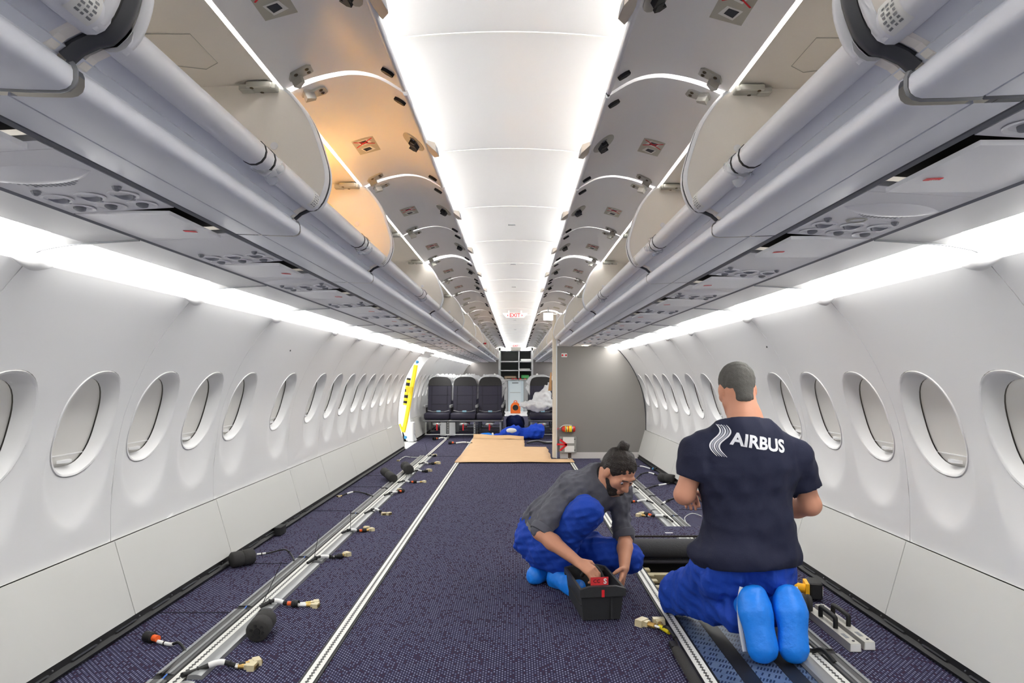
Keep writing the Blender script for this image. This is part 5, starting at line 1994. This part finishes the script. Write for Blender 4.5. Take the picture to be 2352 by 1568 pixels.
s = SDF((-.05, 3.30, 0), (.85, 4.15, .86), .0055)
hq = head_sdf(s, hd, hR, nek)
s.chain([nek, upc, che], [.06, .085, .10], .04)
for (a, b, c, k) in ((shR, elR, wrR, 1), (shL, elL, wrL, -1)):
    s.cone(a, b, .043, .038, .02)
    s.cone(b, b.lerp(c, .35), .039, .041, .02)
    s.cone(b.lerp(c, .35), c, .041, .026, .02)
hand_sdf(s, wrR, P(1375, 1322, 3.40) - wrR, (.35, .1, -1), 1, .85, .05, .7)
hand_sdf(s, wrL, P(1424, 1352, 3.50) - wrL, (-.8, -.2, -.3), -1, .45, .05, .6)
s.mesh('body', M_SKIN, pa)
# hair, bun, beard
s = SDF(tuple(hd - Vector((.2, .2, .2))), tuple(hd + Vector((.2, .22, .24))), .005)
Rn = np.array(hR)
s.ell(hq(0, -.020, .036), (.083, .099, .092), .01, R=Rn)
s.cut(hq(0, .060, .040), Rn @ np.array((0, 1, -.75)))
s.cone(hq(0, -.065, -.015), hq(0, -.072, -.05), .058, .05, .02)
s.cut(hq(0, -.02, -.045), Rn @ np.array((0, .55, -1)))
s.wrinkle(.0022, 150, 5, count=10)
s.mesh('hair', M_HAIRD, pa)
s = SDF(tuple(hd - Vector((.2, .2, .1))), tuple(hd + Vector((.2, .25, .3))), .005)
s.ell(hq(0, -.065, .128), (.032, .032, .028), .01, R=Rn)
s.cone(hq(0, -.05, .10), hq(0, -.06, .12), .02, .022, .01)
s.wrinkle(.003, 140, 6, count=10)
s.mesh('hair_bun', M_HAIRD, pa)
s = SDF(tuple(hd - Vector((.2, .25, .25))), tuple(hd + Vector((.2, .2, .1))), .0045)
s.ell(hq(0, .030, -.072), (.061, .060, .056), .01, R=Rn)
s.cone(hq(-.068, .0, -.03), hq(-.03, .058, -.095), .016, .022, .02)
s.cone(hq(.068, .0, -.03), hq(.03, .058, -.095), .016, .022, .02)
s.cone(hq(-.022, .084, -.052), hq(.022, .084, -.052), .0085, .0085, .008)
s.ell(hq(0, .095, -.066), (.022, .02, .009), .006, 'd', R=Rn)
s.cut(hq(0, .06, -.048), Rn @ np.array((0, .4, 1)))
s.wrinkle(.0018, 170, 8, count=10)
s.mesh('beard', M_HAIRD, pa)
for e in (-1, 1):
    c = Vector(hq(e * .032, .0755, -.002))
    ey = MB().lathe([(.0, -.010), (.007, -.007), (.0095, 0), (.007, .007), (.0, .0095)], c, Vector(Rn @ np.array((0, 1, 0))), 12, False).build('eye', M_EYEW, pa, 60)
    MB().lathe([(.006, .0), (.004, .003), (0, .0035)], Vector(hq(e * .032, .083, -.006)), Vector(Rn @ np.array((0, 1, -.2))), 10).build('iris', M_IRIS, ey, 60)
    MB().tube([hq(e * .014, .094, .022), hq(e * .032, .094, .027), hq(e * .050, .084, .022)], .0042, 6, flat=.6).build('eyebrow', M_HAIRD, pa, 60)
# undershirt and shirt
s = SDF((.05, 3.45, .1), (.80, 4.15, .75), .007)
s.cone(pel + Vector((.0, 0, .06)), wst, .135, .138, .05)
s.cone(wst, che, .140, .148, .05)
s.cone(che, upc, .146, .118, .05)
s.cone(upc, nek - Vector((.01, 0, .005)), .10, .066, .04)
s.cone(upc, shR, .088, .074, .05)
s.cone(upc, shL, .080, .066, .05)
s.cone(shR, shR.lerp(elR, .95), .068, .056, .03)
s.cone(shL, shL.lerp(elL, .90), .062, .053, .03)
s.wrinkle(.0085, 34, 21, count=10)
s.wrinkle(.0035, 80, 22, count=10)
s.wrinkle(.0035, 62, 23, count=5, ridge=True)
s.cut(nek + Vector((.02, -.03, .012)), Vector(hd - nek) + Vector((.0, -.1, .1)))
s.mesh('shirt', M_SHIRT, pa)
MB().lathe([(.060, -.012), (.074, -.010), (.077, .006), (.068, .016), (.060, .014)], nek + (hd - nek) * .04, (hd - nek), 24, False).build('collar', M_SHIRTD, pa, 60)
for (a, b, t, rr) in ((shR, elR, .93, .060), (shL, elL, .88, .057)):
    c0_, d_ = a.lerp(b, t), (b - a).normalized()
    MB().lathe([(rr - .012, -.022), (rr, -.020), (rr + .003, 0), (rr, .020), (rr - .012, .022)], c0_, d_, 18, False).build('rolled_cuff', M_SHIRT, pa, 60)
# trousers
s = SDF((-.05, 3.40, 0), (.90, 4.20, .70), .007)
s.ell(pel, (.165, .15, .13), .05)
s.cone(pel, pel.lerp(wst, .55), .14, .138, .05)
s.cone(hipR, kneeR, .105, .076, .05)
s.cone(kneeR, anR + Vector((0, 0, .03)), .074, .058, .03)
s.cone(hipL, kneeL, .105, .078, .05)
s.cone(kneeL, anL, .072, .060, .03)
s.wrinkle(.009, 32, 31, count=10)
s.wrinkle(.0035, 78, 32, count=10)
s.wrinkle(.004, 55, 33, count=5, ridge=True)
s.mesh('trousers', M_TROUS, pa, .004)
d_ = (wst - pel).normalized()
MB().lathe([(.140, -.014), (.146, -.013), (.146, .013), (.140, .014)], pel.lerp(wst, .62), d_, 32, False).build('belt', mat('grey_belt', (120, 118, 116), .6), pa, 40)
# shoes in covers
for (an, toe, sd) in ((anR, Vector((.345, 3.60, .04)), 41), (anL, Vector((.135, 3.84, .05)), 42)):
    s = SDF(tuple(Vector((min(an.x, toe.x), min(an.y, toe.y), 0)) - Vector((.12, .12, .0))), tuple(Vector((max(an.x, toe.x), max(an.y, toe.y), .22)) + Vector((.12, .12, 0))), .006)
    fl_ = Vector((an.x, an.y, .05))
    s.cone(fl_, Vector((toe.x, toe.y, .045)), .058, .052, .03)
    s.cone(fl_, an + Vector((0, 0, .035)), .058, .055, .03)
    s.wrinkle(.0035, 75, sd)
    so = s.mesh('shoe_cover', M_COVERB, pa, .003)
    MB().lathe([(.058, -.012), (.064, 0), (.058, .012)], an + Vector((0, 0, .05)), (0, 0, 1), 16, False).build('elastic_band', M_COVERW, so, 60)

# ---------------- kneeling worker, seen from behind
pb = thing('person', (1.07, 3.05, 0), 'kneeling worker seen from behind in navy T-shirt with white lettering and blue shoe covers', 'person')
bpel = Vector((1.045, 3.05, .365))
bwst = P(1716, 1215, 3.06)
bche = P(1716, 1075, 3.08)
bupc = P(1716, 1010, 3.10)
bnek = P(1712, 962, 3.12)
bhd = P(1692, 893, 3.17)
bR = frame_of((-.05, 1, -.30), (-.10, .25, 1))
bshL, belL, bwrL = P(1608, 1030, 3.09), P(1572, 1135, 3.08), Vector((.86, 3.34, .60))
bshR, belR, bwrR = P(1826, 1050, 3.10), P(1862, 1160, 3.10), Vector((1.26, 3.36, .50))
bhL, bkL, baL = Vector((.935, 3.05, .275)), Vector((.815, 3.33, .105)), Vector((.985, 2.98, .14))
bhR, bkR, baR = Vector((1.155, 3.05, .275)), Vector((1.235, 3.40, .105)), Vector((1.155, 2.98, .14))
s = SDF((.65, 2.75, .25), (1.55, 3.60, 1.32), .0065)
bq = head_sdf(s, bhd, bR, bnek + Vector((0, -.01, -.03)), .060)
s.chain([bnek, bupc, bche], [.07, .10, .11], .04)
for (a, b, c) in ((bshL, belL, bwrL), (bshR, belR, bwrR)):
    s.cone(a, b, .052, .044, .02)
    s.cone(b, b.lerp(c, .3), .045, .047, .02)
    s.cone(b.lerp(c, .3), c, .047, .029, .02)
hand_sdf(s, bwrL, (.35, .8, -.35), (.3, .0, -1), -1, .8, .05, .7)
hand_sdf(s, bwrR, (-.35, .8, -.35), (-.3, .0, -1), 1, .8, .05, .7)
s.mesh('body', M_SKIN2, pb)
s = SDF(tuple(bhd - Vector((.15, .15, .15))), tuple(bhd + Vector((.15, .15, .17))), .0055)
Rn = np.array(bR)
s.ell(bq(0, -.018, .034), (.080, .098, .090), .01, R=Rn)
s.cone(bq(0, -.055, -.01), bq(0, -.062, -.055), .05, .042, .02)
s.cut(bq(0, .055, .045), Rn @ np.array((0, 1, -.55)))
s.cut(bq(0, -.03, -.062), Rn @ np.array((0, .35, -1)))
for e in (-1, 1):
    s.ell(bq(e * .085, .0, -.012), (.02, .03, .036), .004, 'd', R=Rn)
s.wrinkle(.0012, 260, 9, count=8)
s.mesh('hair', M_HAIRG, pb)
for e in (-1, 1):
    c = Vector(bq(e * .032, .080, .001))
    MB().lathe([(.0, -.012), (.008, -.009), (.0115, 0), (.008, .009), (.0, .012)], c, Vector(Rn @ np.array((0, 1, 0))), 10, False).build('eye', M_EYEW, pb, 60)
# T-shirt
s = SDF((.66, 2.78, .27), (1.55, 3.42, 1.05), .007)
fx = (Vector((0, 1, 0)), .74)
s.cone(P(1710, 1330, 3.06), bwst, .222, .190, .04, flat=(Vector((0, 1, 0)), .86))
s.ell((1.045, 3.05, .375), (.238, .195, .085), .05)
s.cone(bwst, bche, .186, .200, .05, flat=fx)
s.cone(bche + Vector((-.04, 0, 0)), bupc + Vector((-.045, 0, -.015)), .170, .120, .06, flat=fx)
s.cone(bche + Vector((.04, 0, 0)), bupc + Vector((.05, 0, -.02)), .170, .118, .06, flat=fx)
s.cone(bupc, bnek + Vector((0, 0, .0)), .10, .068, .05)
s.cone(bupc + Vector((-.05, 0, .0)), bshL, .092, .076, .06)
s.cone(bupc + Vector((.05, 0, -.005)), bshR, .092, .076, .06)
s.cone(bshL, bshL.lerp(belL, .62), .074, .068, .03)
s.cone(bshR, bshR.lerp(belR, .62), .074, .068, .03)
s.wrinkle(.0075, 24, 51, dirs=(1, .6, .55), count=10)
s.wrinkle(.0028, 60, 52, dirs=(1, .6, .7), count=10)
s.wrinkle(.003, 38, 53, dirs=(1, .4, .8), count=5, ridge=True)
d_ = (belL - bshL).normalized()
X, Y_, Z_ = s.full()
for (a, b) in ((bshL, belL), (bshR, belR)):
    d_ = (b - a).normalized()
    c = a + d_ * ((b - a).length * .66)
    pl_ = ((X - c.x) * d_.x + (Y_ - c.y) * d_.y + (Z_ - c.z) * d_.z).astype(np.float32)
    rad = np.sqrt((X - c.x) ** 2 + (Y_ - c.y) ** 2 + (Z_ - c.z) ** 2).astype(np.float32)
    msk = rad < .125
    s.F = np.where(msk & (np.abs(X - 1.07) > .22), np.maximum(s.F, pl_), s.F)
s.cut(bnek + Vector((0, -.02, .0)), (0, .25, 1))
s.cut((1.05, 3.05, .325), (.04, -.12, -1))
tsh = s.mesh('tshirt', M_NAVYT, pb)
# trousers
s = SDF((.62, 2.80, 0), (1.48, 3.58, .60), .0075)
s.ell(bpel + Vector((-.08, .0, -.06)), (.125, .145, .12), .05)
s.ell(bpel + Vector((.09, .0, -.06)), (.125, .145, .12), .05)
s.cone(bpel, bpel + Vector((.01, .02, .07)), .16, .14, .05, flat=fx)
s.cone(bhL, bkL, .108, .094, .05)
s.cone(bkL, baL, .088, .070, .04)
s.cone(bhR, bkR, .108, .094, .05)
s.cone(bkR, baR, .088, .070, .04)
s.wrinkle(.010, 28, 61, count=10)
s.wrinkle(.004, 75, 62, count=10)
s.wrinkle(.005, 48, 63, count=5, ridge=True)
s.mesh('trousers', M_TROUS, pb, .002)
# shoe covers, soles towards the camera
for (x, dx, sd) in ((1.032, -.010, 71), (1.160, .006, 72)):
    s = SDF((x - .12, 2.66, 0), (x + .12, 3.04, .38), .006)
    f2 = (Vector((0, 1, 0)), .80)
    s.cone((x, 2.785, .058), (x + dx, 2.825, .185), .063, .062, .03, flat=f2)
    s.cone((x + dx, 2.825, .185), (x + dx * 1.2, 2.86, .240), .062, .055, .03, flat=f2)
    s.cone((x + dx, 2.87, .21), (x + dx, 2.96, .16), .058, .06, .03)
    s.wrinkle(.0022, 55, sd, dirs=(1, .6, .25))
    s.wrinkle(.0008, 150, sd + 5, dirs=(1, .6, .4))
    so = s.mesh('shoe_cover', M_COVERB, pb, .002)
    e = -1 if x < 1.1 else 1
    MB().tube(bez([(x + e * .060, 2.82, .03), (x + e * .068, 2.85, .12), (x + e * .066, 2.875, .21), (x + e * .05, 2.89, .275)], 6), [.009] * 19, 6, flat=.4).build('elastic_band', M_COVERW, so, 60)

# lettering and swirl emblem on the back, laid on the cloth
bv = BVHTree.FromPolygons([v.co + wloc(pb) for v in tsh.data.vertices], [tuple(p.vertices) for p in tsh.data.polygons])


def on_back(name, vs, fs, m, cx, cz, rot, lift=.003):
    me = bpy.data.meshes.new(name)
    me.from_pydata([tuple(v) for v in vs], [], fs)
    bm = bmesh.new()
    bm.from_mesh(me)
    bmesh.ops.remove_doubles(bm, verts=bm.verts, dist=1e-6)
    bmesh.ops.triangulate(bm, faces=bm.faces)
    for _ in range(2):
        es = [e for e in bm.edges if e.calc_length() > .008]
        if es:
            bmesh.ops.subdivide_edges(bm, edges=es, cuts=1, use_grid_fill=False)
            bmesh.ops.triangulate(bm, faces=bm.faces)
    mb = MB()
    ca, sa = math.cos(rot), math.sin(rot)
    out = []
    for v in bm.verts:
        x, z = cx + v.co.x * ca - v.co.y * sa, cz + v.co.x * sa + v.co.y * ca
        h = bv.ray_cast(Vector((x, 2.3, z)), Vector((0, 1, 0)))
        y = h[0].y if h[0] else 2.95
        out.append((x, y - lift, z))
    fs2 = [tuple(v.index for v in f.verts) for f in bm.faces]
    bm.free()
    return mb.add(out, fs2).build(name, m, pb, 60)


M_PRINT = mat('white_print', (226, 228, 234), .7)
M_PRINT2 = mat('grey_print', (168, 172, 186), .7)
yb_ = 2.93
tc_ = P(1752, 1020, yb_)
vs, fs = text_mb('AIRBUS', .074, .0024)
on_back('back_lettering', vs, fs, M_PRINT, tc_.x, tc_.z, math.radians(-9))
lc_ = P(1667, 1015, yb_)


def band(w0, off):
    # one ribbon of the swirl emblem: an S-shaped strip
    vs, fs = [], []
    n = 26
    for i in range(n + 1):
        t = i / n
        a = t * 2 * PI
        x = .022 * math.sin(a * .95 + .5) * (1 if t < .5 else 1) + off
        z = .068 - .136 * t
        w = w0 * (.35 + .65 * math.sin(PI * min(1, t * 1.02)) ** .6)
        vs += [(x - w, z), (x + w, z)]
    for i in range(n):
        fs.append((2 * i, 2 * i + 1, 2 * i + 3, 2 * i + 2))
    return [Vector((v[0], v[1], 0)) for v in vs], fs


for k in range(5):
    vs, fs = band(.0036, -.018 + k * .009)
    on_back('back_emblem', vs, fs, M_PRINT if k % 2 == 0 else M_PRINT2, lc_.x, lc_.z, math.radians(-4))

# ------------------------------------------------------------------ toolbox in front of the crouching worker
M_CRATE = mat('black_crate', (44, 45, 46), .5, bump=.08, bscale=200)
tb = thing('toolbox', (.40, 3.42, 0), 'open black plastic toolbox with red tag in front of the crouching worker', 'toolbox')
ang = math.radians(7)
Rz = Matrix.Rotation(ang, 3, 'Z')
oc = Vector((.415, 3.43, 0))
tp = lambda x, y, z: oc + Rz @ Vector((x, y, z))
bw_, bl_, hh = .105, .185, .155
bo = [(-bw_ * .86, -bl_ * .92), (bw_ * .86, -bl_ * .92), (bw_ * .86, bl_ * .92), (-bw_ * .86, bl_ * .92)]
to = [(-bw_, -bl_), (bw_, -bl_), (bw_, bl_), (-bw_, bl_)]
zt = [hh, hh, hh, hh]
mb = MB()
ins = .008
vs = [tp(x, y, .004) for x, y in bo] + [tp(x, y, z) for (x, y), z in zip(to, zt)] + [tp(x * .93, y * .95, z) for (x, y), z in zip(to, zt)] + [tp(x * .93, y * .95, .014) for x, y in bo]
fs = [(3, 2, 1, 0)]
for a in range(3):
    for i in range(4):
        fs.append((a * 4 + i, a * 4 + (i + 1) % 4, a * 4 + 4 + (i + 1) % 4, a * 4 + 4 + i))
fs.append((12, 13, 14, 15))
mb.add(vs, fs)
mb.build('tub', M_CRATE, tb, 0)
for (y, e) in ((-bl_, -1), (bl_, 1)):
    MB().prism([tp(-bw_ * 1.06, y + e * .012, hh - .034), tp(bw_ * 1.06, y + e * .012, hh - .034), tp(bw_ * 1.06, y + e * .012, hh + .002), tp(bw_ * .62, y + e * .012, hh + .014), tp(-bw_ * .62, y + e * .012, hh + .014), tp(-bw_ * 1.06, y + e * .012, hh + .002)], Rz @ Vector((0, -e * .022, 0))).build('end_rim', M_CRATE, tb, 0)
for e in (-1, 1):
    MB().prism([tp(e * bw_ * 1.06, -bl_, hh - .02), tp(e * bw_ * 1.06, bl_, hh - .02), tp(e * bw_ * 1.06, bl_, hh + .003), tp(e * bw_ * 1.06, -bl_, hh + .003)], Rz @ Vector((-e * .012, 0, 0))).build('side_rim', M_CRATE, tb, 0)
    MB().box(tp(e * bw_ * .955, -.02, .075), (.006, .30, .006), Rz).build('side_rib', M_CRATE, tb, 0)
MB().box(tp(.045, -bl_ * .97, .070), (.010, .010, .12), Rz).build('front_rib', M_CRATE, tb, 0)
MB().box(tp(.0, -bl_ - .0125, hh - .018), (.014, .0015, .034), Rz).build('red_strap', M_RED, tb, 0)
tgc = tp(-.012, -bl_ * .95, hh + .035)
tagp = MB().box(tgc, (.086, .002, .038), Rz).build('red_tag', mat('red_tag_card', (214, 48, 52), .5), tb, 0)
text_on('tag_print', 'S', .034, M_LABEL, tagp, tgc + Vector((.026, -.003, 0)), Rz @ Vector((1, 0, 0)), (0, 0, 1), .001)
text_on('tag_print', 'CC', .024, M_BLACK, tagp, tgc + Vector((-.014, -.0035, 0)), Rz @ Vector((1, 0, 0)), (0, 0, 1))
for k in range(5):
    text_on('front_print', '#S'[k % 2], .0, M_BLACK, tb, (0, 0, 0), (1, 0, 0), (0, 0, 1)) if False else None
ha = MB().tube(bez([tp(-.05, .05, .15), tp(-.02, .03, .195), tp(.02, .02, .20), tp(.05, .0, .15)], 6), .010, 8).build('carry_handle', M_BLACK, tb, 60)
for (x, y, a_, L_, m_) in ((-.04, -.05, .4, .16, M_STEEL), (.03, .06, -.5, .14, M_RED), (.0, .0, 1.2, .15, M_WIRE)):
    d_ = Vector((math.cos(a_ + 1.4), math.sin(a_ + 1.4), .12)) * L_ / 2
    MB().tube([tp(x, y, .05) - d_, tp(x, y, .05), tp(x, y, .05) + d_], [.006, .008, .011], 8).build('hand_tool', m_, tb, 50)

# ------------------------------------------------------------------ yellow drill
M_DRY = mat('drill_yellow', (246, 184, 24), .4)
dl = thing('cordless_drill', (1.50, 3.62, 0), 'yellow and black cordless drill lying on the carpet by the right wall', 'drill')
g0, g1 = F(1815, 1343, .075), F(1852, 1352, .055)
bb = F(1866, 1351, .055)
MB().tube([g0, g0.lerp(g1, .5), g1], [.019, .022, .024], 10).build('grip', M_DRY, dl, 50)
MB().tube([g0 + Vector((-.02, -.06, .0)), g0, g0 + Vector((.0, .09, .005))], [.027, .032, .030], 12).build('motor_body', M_DRY, dl, 50)
MB().lathe([(.024, 0), (.022, .03), (.012, .05), (.006, .052), (.0, .06)], g0 + Vector((0, .09, .005)), (0, 1, 0), 12).build('chuck', M_BLACK, dl, 50)
Rb = Matrix.Rotation(math.radians(-14), 3, 'Z')
bt = MB().rbox(bb + Vector((.01, .0, .0)), (.065, .12, .085), .014, 3, Rb).build('battery', M_BLACK, dl, 40)
MB().box(bb + Rb @ Vector((.0435, -.005, .0)), (.002, .07, .05), Rb).build('battery_label', M_LABEL, bt, 0)
MB().box(bb + Rb @ Vector((.0440, -.005, .018)), (.002, .07, .012), Rb).build('battery_stripe', M_ORANGE, bt, 0)
MB().box(bb + Rb @ Vector((-.030, .0, .0)), (.02, .10, .07), Rb).build('battery_shoe', M_DRY, dl, 30)

# ------------------------------------------------------------------ two handled aluminium bars
for i, (x, y0, y1, lab) in enumerate(((1.462, 2.885, 3.36, 'aluminium bar tool with black handle on the carpet, nearer the track'), (1.532, 2.905, 3.39, 'aluminium bar tool with black handle on the carpet, nearer the wall'))):
    t = thing('bar_tool', (x, (y0 + y1) / 2, 0), lab, 'bar tool', 'handled bar tools')
    MB().extr([(x - .025, .002), (x + .025, .002), (x + .022, .036), (x - .022, .036)], y0, y1, closed=True, caps=True).build('bar', mat('milled_aluminium', (206, 204, 196), .4, .5, noise=.1, nscale=60), t, 20)
    hy = (y0 + y1) / 2 + .02
    MB().tube(bez([(x, hy - .075, .030), (x, hy - .075, .070), (x, hy - .06, .082), (x, hy + .06, .082), (x, hy + .075, .070), (x, hy + .075, .030)], 4), .011, 8).build('handle', M_BLACK, t, 50)
    for yy in (y0 + .03, y1 - .03):
        MB().lathe([(.006, 0), (.006, .003), (.003, .004)], (x + .005, yy, .036), (0, 0, 1), 8).build('screw', M_DARK, t, 0)
    MB().box((x, y0 - .001, .019), (.042, .002, .030)).build('end_cap', M_LABEL, t, 0)
    MB().box((x - .002, y0 + .09, .0365), (.016, .05, .001)).build('stamp', M_MID, t, 0)
